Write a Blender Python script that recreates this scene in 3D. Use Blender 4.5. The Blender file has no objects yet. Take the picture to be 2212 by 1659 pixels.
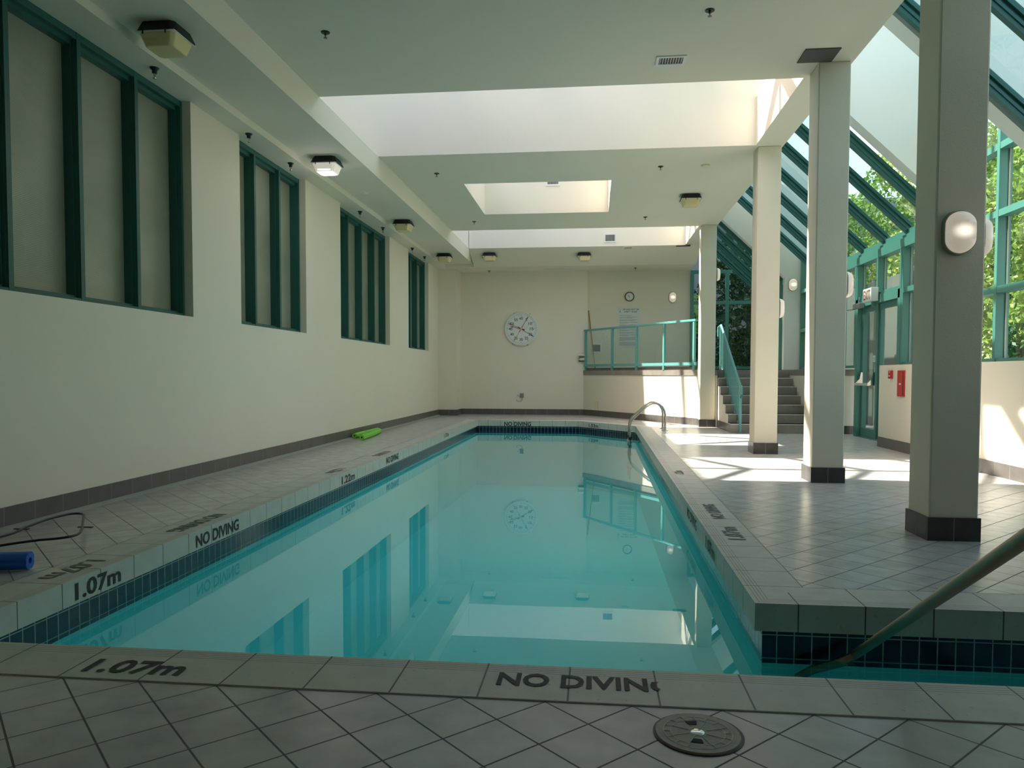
import bpy, math, random
import numpy as np
from mathutils import Vector, Matrix
C = bpy.context.scene.collection
sc = bpy.context.scene
random.seed(7)
PI = math.pi

# ------------------------------------------------------------------ helpers
class MB:
    """collects geometry in world coordinates, then links it as ONE mesh object"""
    def __init__(s): s.v = []; s.f = []; s.uv = []
    def face(s, pts, uv=None):
        n = len(s.v); s.v += [tuple(p) for p in pts]; s.f.append(tuple(range(n, n+len(pts))))
        s.uv += list(uv) if uv else [(0, 0)]*len(pts)
        return s
    def add(s, verts, faces):
        n = len(s.v); s.v += [tuple(p) for p in verts]
        for f in faces:
            s.f.append(tuple(i+n for i in f)); s.uv += [(0, 0)]*len(f)
        return s
    def box(s, a, b):
        x0, y0, z0 = a; x1, y1, z1 = b
        v = [(x0,y0,z0),(x1,y0,z0),(x1,y1,z0),(x0,y1,z0),(x0,y0,z1),(x1,y0,z1),(x1,y1,z1),(x0,y1,z1)]
        return s.add(v, [(0,3,2,1),(4,5,6,7),(0,1,5,4),(1,2,6,5),(2,3,7,6),(3,0,4,7)])
    def bar(s, p, q, w, h, up=(0, 0, 1)):
        """rectangular bar from p to q, width w sideways, height h along 'up'"""
        p = Vector(p); q = Vector(q); d = (q-p).normalized(); up = Vector(up)
        side = d.cross(up).normalized(); u2 = side.cross(d).normalized()
        v = []
        for c in (p, q):
            for a, b in ((-1,-1),(1,-1),(1,1),(-1,1)):
                v.append(c + side*(a*w/2) + u2*(b*h/2))
        return s.add(v, [(0,1,2,3),(7,6,5,4),(0,4,5,1),(1,5,6,2),(2,6,7,3),(3,7,4,0)])
    def prism(s, poly, ext):
        """poly: list of 3D points, extruded by vector ext, closed"""
        n = len(poly); e = Vector(ext); v = [Vector(p) for p in poly] + [Vector(p)+e for p in poly]
        f = [tuple(range(n-1, -1, -1)), tuple(range(n, 2*n))]
        f += [(i, (i+1) % n, n+(i+1) % n, n+i) for i in range(n)]
        return s.add(v, f)
    def tube(s, path, r, seg=12, caps=True):
        P = [Vector(p) for p in path]; n = len(P); rings = []
        up = Vector((0, 0, 1)); t0 = (P[1]-P[0]).normalized()
        if abs(t0.dot(up)) > .95: up = Vector((0, 1, 0))
        nrm = (up - t0*up.dot(t0)).normalized()
        for i in range(n):
            t = (P[min(i+1, n-1)]-P[max(i-1, 0)]).normalized()
            nrm = (nrm - t*nrm.dot(t)).normalized(); b = t.cross(nrm)
            rr = r[i] if isinstance(r, (list, tuple)) else r
            rings.append([P[i] + nrm*(rr*math.cos(2*PI*k/seg)) + b*(rr*math.sin(2*PI*k/seg)) for k in range(seg)])
        v = [p for g in rings for p in g]; f = []
        for i in range(n-1):
            for k in range(seg):
                a = i*seg+k; c = i*seg+(k+1) % seg
                f.append((a, c, c+seg, a+seg))
        if caps: f += [tuple(range(seg-1, -1, -1)), tuple(range((n-1)*seg, n*seg))]
        return s.add(v, f)
    def lathe(s, prof, c=(0, 0, 0), axis='z', seg=24, caps=True):
        v = []; f = []; n = len(prof)
        for r, h in prof:
            for k in range(seg):
                a = 2*PI*k/seg; x, y = r*math.cos(a), r*math.sin(a)
                p = {'z': (x, y, h), 'y': (x, h, y), 'x': (h, x, y)}[axis]
                v.append((p[0]+c[0], p[1]+c[1], p[2]+c[2]))
        for i in range(n-1):
            for k in range(seg):
                a = i*seg+k; b = i*seg+(k+1) % seg
                f.append((a, b, b+seg, a+seg))
        if caps: f += [tuple(range(seg-1, -1, -1)), tuple(range((n-1)*seg, n*seg))]
        return s.add(v, f)
    def build(s, name, mat, parent=None, smooth=False, bevel=0):
        org = Vector(parent['_o']) if parent and '_o' in parent else Vector((0, 0, 0))
        me = bpy.data.meshes.new(name)
        me.from_pydata([tuple(Vector(p)-org) for p in s.v], [], s.f)
        uvl = me.uv_layers.new(name='UVMap')
        uvl.data.foreach_set('uv', [c for t in s.uv for c in t])
        me.materials.append(mat)
        if smooth:
            me.polygons.foreach_set('use_smooth', [True]*len(me.polygons))
            try: me.set_sharp_from_angle(angle=math.radians(40))
            except Exception: pass
        me.validate(); me.update()
        o = bpy.data.objects.new(name, me); C.objects.link(o)
        if parent: o.parent = parent
        if parent and '_o' in parent: o['_o'] = tuple(org)
        if bevel:
            m = o.modifiers.new('bevel', 'BEVEL'); m.width = bevel; m.segments = 2; m.limit_method = 'ANGLE'
        return o

def tag(o, label=None, cat=None, group=None, kind=None):
    if label: o['label'] = label
    if cat: o['category'] = cat
    if group: o['group'] = group
    if kind: o['kind'] = kind
    return o
def thing(name, label, cat, loc=(0, 0, 0), group=None):
    o = bpy.data.objects.new(name, None); C.objects.link(o); o.location = loc; o['_o'] = tuple(loc)
    o.empty_display_size = .1
    return tag(o, label, cat, group)
def struct(mb, name, mat, **k):
    o = mb.build(name, mat, **k); o['kind'] = 'structure'; return o
def copy_tree(root, loc, rotz=0, label=None, group=None):
    r = root.copy(); C.objects.link(r); r.location = loc; r.rotation_euler = (0, 0, rotz)
    if label: r['label'] = label
    if group: r['group'] = group
    for ch in list(root.children):
        c = ch.copy(); C.objects.link(c); c.parent = r
        for g in list(ch.children):
            d = g.copy(); C.objects.link(d); d.parent = c
    return r

FONT = {}
def glyphs(body, bold=0):
    """unit-height flat mesh of a text; returns verts (x,y) in 0..w,0..1 box and faces"""
    if (body, bold) in FONT: return FONT[(body, bold)]
    cu = bpy.data.curves.new('t', 'FONT'); cu.body = body; cu.size = 1; cu.resolution_u = 3; cu.offset = bold
    ob = bpy.data.objects.new('t', cu); C.objects.link(ob)
    dg = bpy.context.evaluated_depsgraph_get()
    me = bpy.data.meshes.new_from_object(ob.evaluated_get(dg))
    v = [tuple(p.co) for p in me.vertices]; f = [tuple(p.vertices) for p in me.polygons]
    bpy.data.objects.remove(ob); bpy.data.curves.remove(cu); bpy.data.meshes.remove(me)
    x0 = min(p[0] for p in v); x1 = max(p[0] for p in v); y0 = min(p[1] for p in v); y1 = max(p[1] for p in v)
    v = [((p[0]-x0)/(x1-x0), (p[1]-y0)/(y1-y0)) for p in v]
    FONT[(body, bold)] = (v, f); return FONT[(body, bold)]
def text_mb(mb, body, o, u, v, w, h, off=.0015, xcut=1.0, bold=.012):
    """lay text on a plane: o lower left corner, u/v unit vectors, w x h metres"""
    o = Vector(o); u = Vector(u).normalized(); v = Vector(v).normalized(); n = u.cross(v)
    vs, fs = glyphs(body, bold)
    if xcut < 1: fs = [f for f in fs if max(vs[i][0] for i in f) <= xcut]
    return mb.add([o + u*(x*w) + v*(y*h) + n*off for x, y in vs], fs)

# ------------------------------------------------------------------ materials
def newmat(name):
    m = bpy.data.materials.new(name); m.use_nodes = True
    nt = m.node_tree; b = nt.nodes['Principled BSDF']; return m, nt, b
def mix_rgb(nt, fac, a, b):
    n = nt.nodes.new('ShaderNodeMix'); n.data_type = 'RGBA'
    for s, x in ((n.inputs[0], fac), (n.inputs[6], a), (n.inputs[7], b)):
        if hasattr(x, 'default_value') or hasattr(x, 'links'): nt.links.new(x, s)
        else: s.default_value = x if isinstance(x, (int, float)) else (*x, 1)
    return n.outputs[2]
def math_n(nt, op, a, b=None, c=None):
    n = nt.nodes.new('ShaderNodeMath'); n.operation = op
    for i, x in enumerate((a, b, c)):
        if x is None: continue
        if isinstance(x, (int, float)): n.inputs[i].default_value = x
        else: nt.links.new(x, n.inputs[i])
    return n.outputs[0]
def pos(nt):
    return nt.nodes.new('ShaderNodeNewGeometry').outputs['Position']
def noise(nt, scale, detail=3, vec=None, stretch=None):
    n = nt.nodes.new('ShaderNodeTexNoise'); n.inputs['Scale'].default_value = scale; n.inputs['Detail'].default_value = detail
    v = vec or pos(nt)
    if stretch:
        mp = nt.nodes.new('ShaderNodeMapping'); mp.inputs['Scale'].default_value = stretch; nt.links.new(v, mp.inputs[0]); v = mp.outputs[0]
    nt.links.new(v, n.inputs['Vector']); return n.outputs['Fac']
def ramp(nt, x, lo, hi):
    n = nt.nodes.new('ShaderNodeMapRange'); n.inputs[1].default_value = lo; n.inputs[2].default_value = hi
    nt.links.new(x, n.inputs[0]); return n.outputs[0]
def bump(nt, b, h, strength=.2, dist=.01):
    n = nt.nodes.new('ShaderNodeBump'); n.inputs['Strength'].default_value = strength; n.inputs['Distance'].default_value = dist
    nt.links.new(h, n.inputs['Height']); nt.links.new(n.outputs[0], b.inputs['Normal'])
def simple(name, col, rough=.5, metal=0, var=.06, vscale=6, bumps=0, bscale=80, spec=.5, emis=None, es=0):
    m, nt, b = newmat(name)
    b.inputs['Roughness'].default_value = rough; b.inputs['Metallic'].default_value = metal
    b.inputs['Specular IOR Level'].default_value = spec
    f = noise(nt, vscale, 4)
    c = mix_rgb(nt, f, tuple(max(0, x*(1-var)) for x in col), tuple(min(1, x*(1+var)) for x in col))
    nt.links.new(c, b.inputs['Base Color'])
    if bumps: bump(nt, b, noise(nt, bscale, 2), bumps, .004)
    if emis: b.inputs['Emission Color'].default_value = (*emis, 1); b.inputs['Emission Strength'].default_value = es
    return m

M = {}
M['wall'] = simple('wall_paint', (.76, .71, .59), .55, var=.035, vscale=1.2, bumps=.12, bscale=60)
M['ceil'] = simple('ceiling_paint', (.78, .73, .61), .8, var=.03, vscale=.9, bumps=.12, bscale=45)
M['upper'] = simple('upper_wall_paint', (.66, .70, .66), .7, var=.02, vscale=1)
M['column'] = simple('column_paint', (.72, .66, .52), .6, var=.04, vscale=2, bumps=.2, bscale=70)
M['teal'] = simple('teal_paint', (.075, .225, .19), .38, var=.05, vscale=3)
M['teal_shaded'] = simple('shaded_teal_paint', (.02, .115, .10), .4, var=.05, vscale=3)  # frame teal darkened for shade on the left windows; rafters share it
M['bright_teal'] = simple('railing_teal', (.13, .36, .34), .35, var=.05)
M['black'] = simple('black_metal', (.012, .012, .013), .45)
M['dark'] = simple('dark_void', (.02, .02, .02), .8)
M['gasket'] = simple('gasket', (.35, .36, .30), .5)
M['white'] = simple('white_plastic', (.75, .75, .72), .4)
M['cream'] = simple('cream_plastic', (.72, .68, .45), .4)
M['steel'] = simple('stainless_steel', (.62, .58, .52), .22, metal=1, var=.04)
M['rail_steel'] = simple('worn_steel', (.34, .27, .19), .45, metal=1, var=.12, vscale=9)
M['chrome'] = simple('chrome', (.7, .72, .75), .12, metal=1)
M['brass'] = simple('sprinkler_metal', (.12, .11, .09), .35, metal=.8)
M['bulkhead_base'] = simple('bulkhead_base', (.25, .25, .20), .4)
M['ink'] = simple('stencil_paint', (.02, .022, .02), .6, var=.3, vscale=40)
M['ink_faded'] = simple('faded_stencil_paint', (.15, .142, .125), .7, var=.35, vscale=60)
M['ink_worn'] = simple('worn_stencil_paint', (.06, .058, .05), .7, var=.5, vscale=60)
M['red'] = simple('red_paint', (.50, .03, .02), .35)
M['exit_red'] = simple('exit_red', (.45, .05, .04), .4)
M['orange'] = simple('orange_hand', (.75, .25, .04), .4)
M['noodle'] = simple('green_foam', (.22, .62, .06), .6, bumps=.3, bscale=200)
M['blue_foam'] = simple('blue_foam', (.01, .12, .50), .55)
M['cable'] = simple('black_rubber', (.008, .009, .012), .35)
M['wood'] = simple('wood_pole', (.42, .20, .07), .5, var=.2, vscale=14)
M['lid'] = simple('lid_plastic', (.30, .29, .24), .5, var=.12, vscale=25, bumps=.2, bscale=60)
M['lid_line'] = simple('lid_rib', (.42, .41, .33), .5)
M['grey'] = simple('grey_plastic', (.22, .22, .22), .5)
M['panel'] = simple('panel_grey', (.075, .075, .072), .6)
M['backwall'] = simple('dark_back_wall', (.28, .26, .22), .6)
M['stucco'] = simple('outside_stucco', (.085, .10, .085), .8, bumps=.3, bscale=30)
M['building'] = simple('outside_building', (.22, .24, .26), .7)
M['bark'] = simple('bark', (.055, .04, .028), .9, var=.4, vscale=12)
M['paving'] = simple('outside_paving', (.30, .31, .30), .8, var=.15, vscale=2)
M['roof'] = simple('flat_roof', (.40, .40, .38), .9)
M['letters'] = simple('sign_letters', (.03, .03, .03), .5)
M['paper'] = simple('sign_board', (.68, .70, .68), .45)
M['greytext'] = simple('sign_small_text', (.28, .30, .30), .6)
M['clock_face'] = simple('clock_face', (.74, .76, .74), .4)

def tile_mat(name, w, h, grout, col, grout_col, rough=.4, rot=0, off=(0, 0, 0), uv=True, var=.12, plane='xy', spec=.5, gb=.5):
    """square tiles from a brick texture with no offset, on UVs in metres or on world position"""
    m, nt, b = newmat(name)
    if uv:
        src = nt.nodes.new('ShaderNodeUVMap').outputs[0]
    else:
        src = pos(nt)
    mp = nt.nodes.new('ShaderNodeMapping'); nt.links.new(src, mp.inputs[0])
    mp.inputs['Rotation'].default_value = (0, 0, rot); mp.inputs['Location'].default_value = off
    br = nt.nodes.new('ShaderNodeTexBrick'); br.offset = 0; br.squash = 1
    br.inputs['Scale'].default_value = 1; br.inputs['Brick Width'].default_value = w; br.inputs['Row Height'].default_value = h
    br.inputs['Mortar Size'].default_value = grout; br.inputs['Mortar Smooth'].default_value = .1
    br.inputs['Color1'].default_value = (*[x*(1-var) for x in col], 1); br.inputs['Color2'].default_value = (*[x*(1+var) for x in col], 1)
    br.inputs['Mortar'].default_value = (*grout_col, 1)
    nt.links.new(mp.outputs[0], br.inputs['Vector'])
    f = noise(nt, 7, 5)
    c = mix_rgb(nt, ramp(nt, f, .3, .8), br.outputs['Color'], br.outputs['Color'])
    mul = nt.nodes.new('ShaderNodeMix'); mul.data_type = 'RGBA'; mul.blend_type = 'MULTIPLY'; mul.inputs[0].default_value = .25
    nt.links.new(br.outputs['Color'], mul.inputs[6])
    cr = nt.nodes.new('ShaderNodeCombineColor'); ff = ramp(nt, f, .2, .7)
    for i in range(3): nt.links.new(ff, cr.inputs[i])
    nt.links.new(cr.outputs[0], mul.inputs[7]); nt.links.new(mul.outputs[2], b.inputs['Base Color'])
    b.inputs['Specular IOR Level'].default_value = spec
    r = math_n(nt, 'MULTIPLY_ADD', br.outputs['Fac'], .4, rough); nt.links.new(r, b.inputs['Roughness'])
    inv = math_n(nt, 'SUBTRACT', 1, br.outputs['Fac']); bump(nt, b, inv, gb, .003)
    return m
S2 = .2985/math.sqrt(2)
# diagonal deck tiles: a grid corner sits at (-.458, 2.545)
def rot2(x, y, a): return (x*math.cos(a)-y*math.sin(a), x*math.sin(a)+y*math.cos(a))
_q = rot2(-.458, 2.545, PI/4)
M['deck'] = tile_mat('deck_tile', S2, S2, .0035, (.53, .51, .48), (.11, .105, .095), .26, rot=PI/4, off=(-_q[0], -_q[1], 0), uv=False, var=.03)
M['base'] = tile_mat('base_tile', .305, .40, .003, (.13, .116, .105), (.30, .28, .26), .3, var=.06)
M['base_dark'] = tile_mat('dark_base_tile', .17, .40, .003, (.060, .055, .052), (.22, .2, .18), .25, var=.06)
M['band'] = tile_mat('waterline_tile', .0845, .118, .003, (.010, .022, .05), (.33, .40, .38), .12, var=.25, gb=.3)
M['step'] = tile_mat('step_tile', .305, .185, .003, (.30, .265, .23), (.32, .30, .27), .4, var=.06)

def coping_mat():
    m, nt, b = newmat('coping_tile')
    uvn = nt.nodes.new('ShaderNodeUVMap').outputs[0]
    sx = nt.nodes.new('ShaderNodeSeparateXYZ'); nt.links.new(uvn, sx.inputs[0]); u, v = sx.outputs[0], sx.outputs[1]
    fr = math_n(nt, 'FRACT', math_n(nt, 'DIVIDE', u, .3155))
    j = math_n(nt, 'GREATER_THAN', math_n(nt, 'ABSOLUTE', math_n(nt, 'SUBTRACT', fr, .5)), .5-.0105)
    j = math_n(nt, 'MAXIMUM', j, math_n(nt, 'GREATER_THAN', v, .304))
    g1 = math_n(nt, 'MULTIPLY', math_n(nt, 'GREATER_THAN', v, .022), math_n(nt, 'LESS_THAN', v, .092))
    g2 = math_n(nt, 'LESS_THAN', math_n(nt, 'FRACT', math_n(nt, 'DIVIDE', math_n(nt, 'SUBTRACT', v, .022), .0175)), .22)
    g = math_n(nt, 'MULTIPLY', g1, g2)
    f = noise(nt, 9, 5); sp = math_n(nt, 'GREATER_THAN', noise(nt, 55, 2), .70)
    base = mix_rgb(nt, ramp(nt, f, .3, .7), (.47, .46, .40), (.55, .53, .465))
    base = mix_rgb(nt, math_n(nt, 'MULTIPLY', sp, .35), base, (.15, .14, .12))
    c = mix_rgb(nt, math_n(nt, 'MULTIPLY', g, .75), base, (.13, .12, .11))
    c = mix_rgb(nt, j, c, (.07, .065, .06))
    nt.links.new(c, b.inputs['Base Color']); b.inputs['Roughness'].default_value = .45
    hgt = math_n(nt, 'SUBTRACT', 1, math_n(nt, 'MAXIMUM', j, g)); bump(nt, b, hgt, .5, .003)
    return m
M['coping'] = coping_mat()

def schlick(nt, f0, pw=5):
    g = nt.nodes.new('ShaderNodeNewGeometry'); d = nt.nodes.new('ShaderNodeVectorMath'); d.operation = 'DOT_PRODUCT'
    nt.links.new(g.outputs['Normal'], d.inputs[0]); nt.links.new(g.outputs['Incoming'], d.inputs[1])
    c = math_n(nt, 'SUBTRACT', 1, math_n(nt, 'ABSOLUTE', d.outputs['Value']))
    return math_n(nt, 'MULTIPLY_ADD', math_n(nt, 'POWER', c, pw), 1-f0, f0)
def glass_mat(name, tint, f0=.04, rough=.0, refl=1.0, power=5.0):
    """thin architectural pane: tinted straight transmission plus a Fresnel mirror reflection"""
    m = bpy.data.materials.new(name); m.use_nodes = True; nt = m.node_tree; nt.nodes.clear()
    out = nt.nodes.new('ShaderNodeOutputMaterial'); mx = nt.nodes.new('ShaderNodeMixShader')
    tr = nt.nodes.new('ShaderNodeBsdfTransparent'); gl = nt.nodes.new('ShaderNodeBsdfGlossy')
    tr.inputs[0].default_value = (*tint, 1); gl.inputs['Roughness'].default_value = rough; gl.inputs[0].default_value = (refl, refl, refl, 1)
    fr = schlick(nt, f0)
    # two surfaces of a pane reflect: 2F/(1+F)
    f2 = math_n(nt, 'DIVIDE', math_n(nt, 'MULTIPLY', fr, 2), math_n(nt, 'ADD', fr, 1))
    nt.links.new(f2, mx.inputs[0]); nt.links.new(tr.outputs[0], mx.inputs[1]); nt.links.new(gl.outputs[0], mx.inputs[2])
    nt.links.new(mx.outputs[0], out.inputs[0]); return m, nt, gl, fr
M['glass_roof'] = glass_mat('roof_glass', (.44, .62, .59))[0]
M['glass_wall'] = glass_mat('window_glass', (.70, .80, .78))[0]
M['glass_clear'] = glass_mat('clear_glass', (.80, .92, .88))[0]
M['skyglass'] = glass_mat('skylight_glass', (.92, .96, .96))[0]

def water_mat():
    m = bpy.data.materials.new('pool_water'); m.use_nodes = True; nt = m.node_tree; nt.nodes.clear()
    out = nt.nodes.new('ShaderNodeOutputMaterial'); mx = nt.nodes.new('ShaderNodeMixShader')
    tr = nt.nodes.new('ShaderNodeBsdfTransparent'); gl = nt.nodes.new('ShaderNodeBsdfGlossy')
    tr.inputs[0].default_value = (.46, .92, .93, 1); gl.inputs['Roughness'].default_value = .0; gl.inputs[0].default_value = (.95, 1, 1, 1)
    bp = nt.nodes.new('ShaderNodeBump'); bp.inputs['Strength'].default_value = .05; bp.inputs['Distance'].default_value = .01
    h = noise(nt, 1.3, 1, stretch=(1, .5, 1)); nt.links.new(h, bp.inputs['Height'])
    nt.links.new(bp.outputs[0], gl.inputs['Normal']); 
    nt.links.new(schlick(nt, .03, 4.2), mx.inputs[0]); nt.links.new(tr.outputs[0], mx.inputs[1]); nt.links.new(gl.outputs[0], mx.inputs[2])
    nt.links.new(mx.outputs[0], out.inputs[0]); return m
M['water'] = water_mat()
M['plaster'] = simple('pool_plaster', (.36, .77, .79), .7, var=.02, vscale=.6)

def frosted():
    m, nt, b = newmat('frosted_glass')
    f = noise(nt, 1.3, 3); c = mix_rgb(nt, ramp(nt, f, .3, .7), (.22, .245, .18), (.32, .335, .26)); nt.links.new(c, b.inputs['Base Color'])
    b.inputs['Roughness'].default_value = .28; b.inputs['Specular IOR Level'].default_value = .9
    w = nt.nodes.new('ShaderNodeTexWave'); w.bands_direction = 'Z'; w.inputs['Scale'].default_value = 22; w.inputs['Distortion'].default_value = .4
    nt.links.new(pos(nt), w.inputs['Vector']); bump(nt, b, w.outputs['Fac'], .2, .004); return m
M['frosted'] = frosted()

def lens_mat(name, col, emis, es, rough=.35):
    m, nt, b = newmat(name)
    b.inputs['Base Color'].default_value = (*col, 1); b.inputs['Roughness'].default_value = rough
    b.inputs['Emission Color'].default_value = (*emis, 1); b.inputs['Emission Strength'].default_value = es
    w = nt.nodes.new('ShaderNodeTexWave'); w.bands_direction = 'Z'; w.inputs['Scale'].default_value = 30
    tc = nt.nodes.new('ShaderNodeTexCoord'); nt.links.new(tc.outputs['Object'], w.inputs['Vector']); bump(nt, b, w.outputs['Fac'], .25, .004)
    return m
M['lens_off'] = lens_mat('aged_lens', (.74, .63, .33), (1, .9, .6), 0)
M['lens_on'] = lens_mat('lit_lens', (.7, .68, .58), (1, .9, .8), .28)
M['lamp_core'] = simple('lamp_core', (.9, .9, .9), .5, emis=(1, .93, .97), es=3)
def globe_mat():
    m, nt, b = newmat('bulkhead_globe')
    b.inputs['Base Color'].default_value = (.66, .60, .50, 1); b.inputs['Roughness'].default_value = .25
    tc = nt.nodes.new('ShaderNodeTexCoord')
    g = nt.nodes.new('ShaderNodeVectorMath'); g.operation = 'MULTIPLY'; g.inputs[1].default_value = (10.5, 0, 15)
    nt.links.new(tc.outputs['Object'], g.inputs[0])
    ln = nt.nodes.new('ShaderNodeVectorMath'); ln.operation = 'LENGTH'; nt.links.new(g.outputs[0], ln.inputs[0])
    r = nt.nodes.new('ShaderNodeMapRange'); r.inputs[1].default_value = 0; r.inputs[2].default_value = 1; r.inputs[3].default_value = .95; r.inputs[4].default_value = .22; r.interpolation_type = 'SMOOTHSTEP'
    nt.links.new(ln.outputs['Value'], r.inputs[0])
    b.inputs['Emission Color'].default_value = (1, .86, .70, 1); nt.links.new(r.outputs[0], b.inputs['Emission Strength']); return m
M['globe'] = globe_mat()
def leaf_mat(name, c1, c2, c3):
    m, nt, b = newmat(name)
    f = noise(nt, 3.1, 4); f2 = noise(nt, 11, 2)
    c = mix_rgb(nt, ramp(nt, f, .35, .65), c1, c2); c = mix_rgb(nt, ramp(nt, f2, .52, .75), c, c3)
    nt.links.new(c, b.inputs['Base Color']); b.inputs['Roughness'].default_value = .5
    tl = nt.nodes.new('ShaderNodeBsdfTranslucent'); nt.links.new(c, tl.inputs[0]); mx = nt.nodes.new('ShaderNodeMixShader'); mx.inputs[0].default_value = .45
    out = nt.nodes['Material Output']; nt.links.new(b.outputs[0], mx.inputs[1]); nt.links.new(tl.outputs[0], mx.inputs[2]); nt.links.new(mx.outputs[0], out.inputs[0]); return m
M['leaf'] = leaf_mat('sunny_leaves', (.09, .20, .03), (.22, .33, .05), (.52, .55, .14))
M['leaf_shaded'] = leaf_mat('shady_leaves', (.012, .035, .008), (.03, .08, .015), (.08, .20, .02))  # leaf tones darkened to hold the shade outside
M['leaf_lime'] = leaf_mat('lime_leaves', (.30, .55, .04), (.42, .68, .06), (.6, .75, .2))

# ------------------------------------------------------------------ measures (metres)
XL = -4.25; ZC = 4.345; ZM = 4.085; ZS = 4.0; XB = -3.20; XR = 2.63; ZROOF = 5.0
YF = 21.0; YBACK = -5.0
S1 = (8.55, 10.95); S2Y = (16.72, 19.1); SX = (-3.19, 2.24)
SK = (-2.2, .27, 12.66, 15.09)
ZW = -.25                                   # water level
pool = [(-2.82, 2.855), (2.9, 2.855), (2.9, 3.77), (.80, 3.77), (.92, 16.55), (-.36, 18.2), (-2.82, 18.2)]

def offset(poly, d):
    """offset a counter-clockwise-or-not polygon outward by d (mitred)"""
    area = sum(poly[i][0]*poly[(i+1) % len(poly)][1]-poly[(i+1) % len(poly)][0]*poly[i][1] for i in range(len(poly)))
    sg = 1 if area > 0 else -1; out = []; n = len(poly)
    for i in range(n):
        a, b, c = Vector(poly[i-1]), Vector(poly[i]), Vector(poly[(i+1) % n])
        d1 = (b-a).normalized(); d2 = (c-b).normalized()
        n1 = Vector((d1.y, -d1.x))*sg; n2 = Vector((d2.y, -d2.x))*sg
        k = d/(1+n1.dot(n2)); out.append(tuple(b + (n1+n2)*k))
    return out

# ------------------------------------------------------------------ floor, coping, pool
inner = offset(pool, .31); back = offset(pool, .045)
fl = MB()
def fpoly(pts, z=0): fl.face([(x, y, z) for x, y in pts])
q = inner
fpoly([(XL, YBACK), (7.0, YBACK), (7.0, q[1][1]), (XL, q[0][1])])
fpoly([(XL, q[0][1]), q[0], q[6], (XL, q[6][1])])
fpoly([(XL, q[6][1]), q[6], q[5], (q[5][0], 21.3), (XL, 21.3)])
fpoly([q[5], q[4], (7.0, q[4][1]), (7.0, 21.3), (q[5][0], 21.3)])
fpoly([q[3], (7.0, q[3][1]), (7.0, q[4][1]), q[4]])
fpoly([(q[1][0], q[1][1]), (7.0, q[1][1]), (7.0, q[3][1]), (q[2][0], q[2][1])])
floor = struct(fl, 'floor', M['deck'])

names = ['near', 'niche_end', 'niche_far', 'right', 'diagonal', 'far', 'left']
copings = {}
for i in range(7):
    p0, p1 = Vector(pool[i]), Vector(pool[(i+1) % 7]); r0, r1 = Vector(inner[i]), Vector(inner[(i+1) % 7])
    b0, b1 = Vector(back[i]), Vector(back[(i+1) % 7])
    d = (p1-p0).normalized(); nrm = Vector((-d.y, d.x))
    if (r0-p0).dot(nrm) < 0: nrm = -nrm
    ph = {0: (.233-.0-pool[0][0])}.get(i, 0)   # phase so that a joint falls at x=.233 on the near edge
    U = lambda p: (Vector(p)-p0).dot(d) - ph + 31.55
    V = lambda p: (Vector(p)-p0).dot(nrm)
    mb = MB()
    zt = .004; zb = -.135
    L = lambda p, z: (p[0], p[1], z)
    mb.face([L(p0, zt), L(p1, zt), L(r1, zt), L(r0, zt)], [(U(p), V(p)) for p in (p0, p1, r1, r0)])
    mb.face([L(p0, zb), L(p1, zb), L(p1, zt), L(p0, zt)], [(U(p0), -.15), (U(p1), -.15), (U(p1), -.01), (U(p0), -.01)])
    mb.face([L(p0, zb), L(p1, zb), L(b1, zb), L(b0, zb)], [(0.1, -.1)]*4)
    mb.face([L(r0, zt), L(r1, zt), L(r1, -.03), L(r0, -.03)], [(0.1, -.1)]*4)
    t = struct(mb, 'trim_%d' % (i+1), M['coping'])
    copings[names[i]] = t

def marking(parent, body, o, u, v, w, h, label, mat='ink', name=None, cut=1):
    mb = MB(); text_mb(mb, body, o, u, v, w, h, .002, cut, .028)
    ob = mb.build(name or ('depth_marking' if 'm' in body else 'warning_lettering'), M[mat], parent); ob['label'] = label
    return ob
zt = .0045
near, lft = copings['near'], copings['left']
marking(near, '1.07m', (-1.925, 2.60, zt), (1, 0, 0), (0, 1, 0), .39, .125, 'black stencilled 1.07m on the near pool edge', 'ink')
marking(near, 'NO DIVING', (-.345, 2.655, zt), (1, 0, 0), (0, 1, 0), .64, .115, 'worn stencilled NO DIVING on the near pool edge', 'ink_worn', cut=.93)
Xf = -2.82+.0005
for body, y, w, z, h in (('1.07m', 3.785, .40, -.118, .098), ('NO DIVING', 5.043, .65, -.118, .092), ('1.22m', 8.17, .46, -.120, .09), ('NO DIVING', 10.0, .64, -.105, .09), ('1.37m', 13.99, .46, -.08, .075)):
    marking(lft, body, (Xf, y, z), (0, 1, 0), (0, 0, 1), w, h, 'black stencilled %s on the upright face of the left coping' % body)
for body, y, w in (('1.07m', 4.19, .42), ('NO DIVING', 5.69, .68), ('1.22m', 8.62, .42), ('NO DIVING', 10.65, .66)):
    marking(lft, body, (-3.035, y, zt), (0, -1, 0), (1, 0, 0), w, .125, 'faded upside-down %s on top of the left coping' % body, 'ink_faded')
marking(copings['far'], 'NO DIVING', (-2.167, 18.1995, -.135), (1, 0, 0), (0, 0, 1), .66, .105, 'black stencilled NO DIVING on the far coping')
dd = (Vector((.92, 16.55, 0))-Vector((-.36, 18.2, 0))).normalized()
p = Vector((-.36, 18.2, 0))+dd*.42
marking(copings['diagonal'], '1.53m', (p.x-.001, p.y-.001, -.118), dd, (0, 0, 1), .36, .085, 'black stencilled 1.53m on the angled coping')
rt = copings['right']
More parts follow.
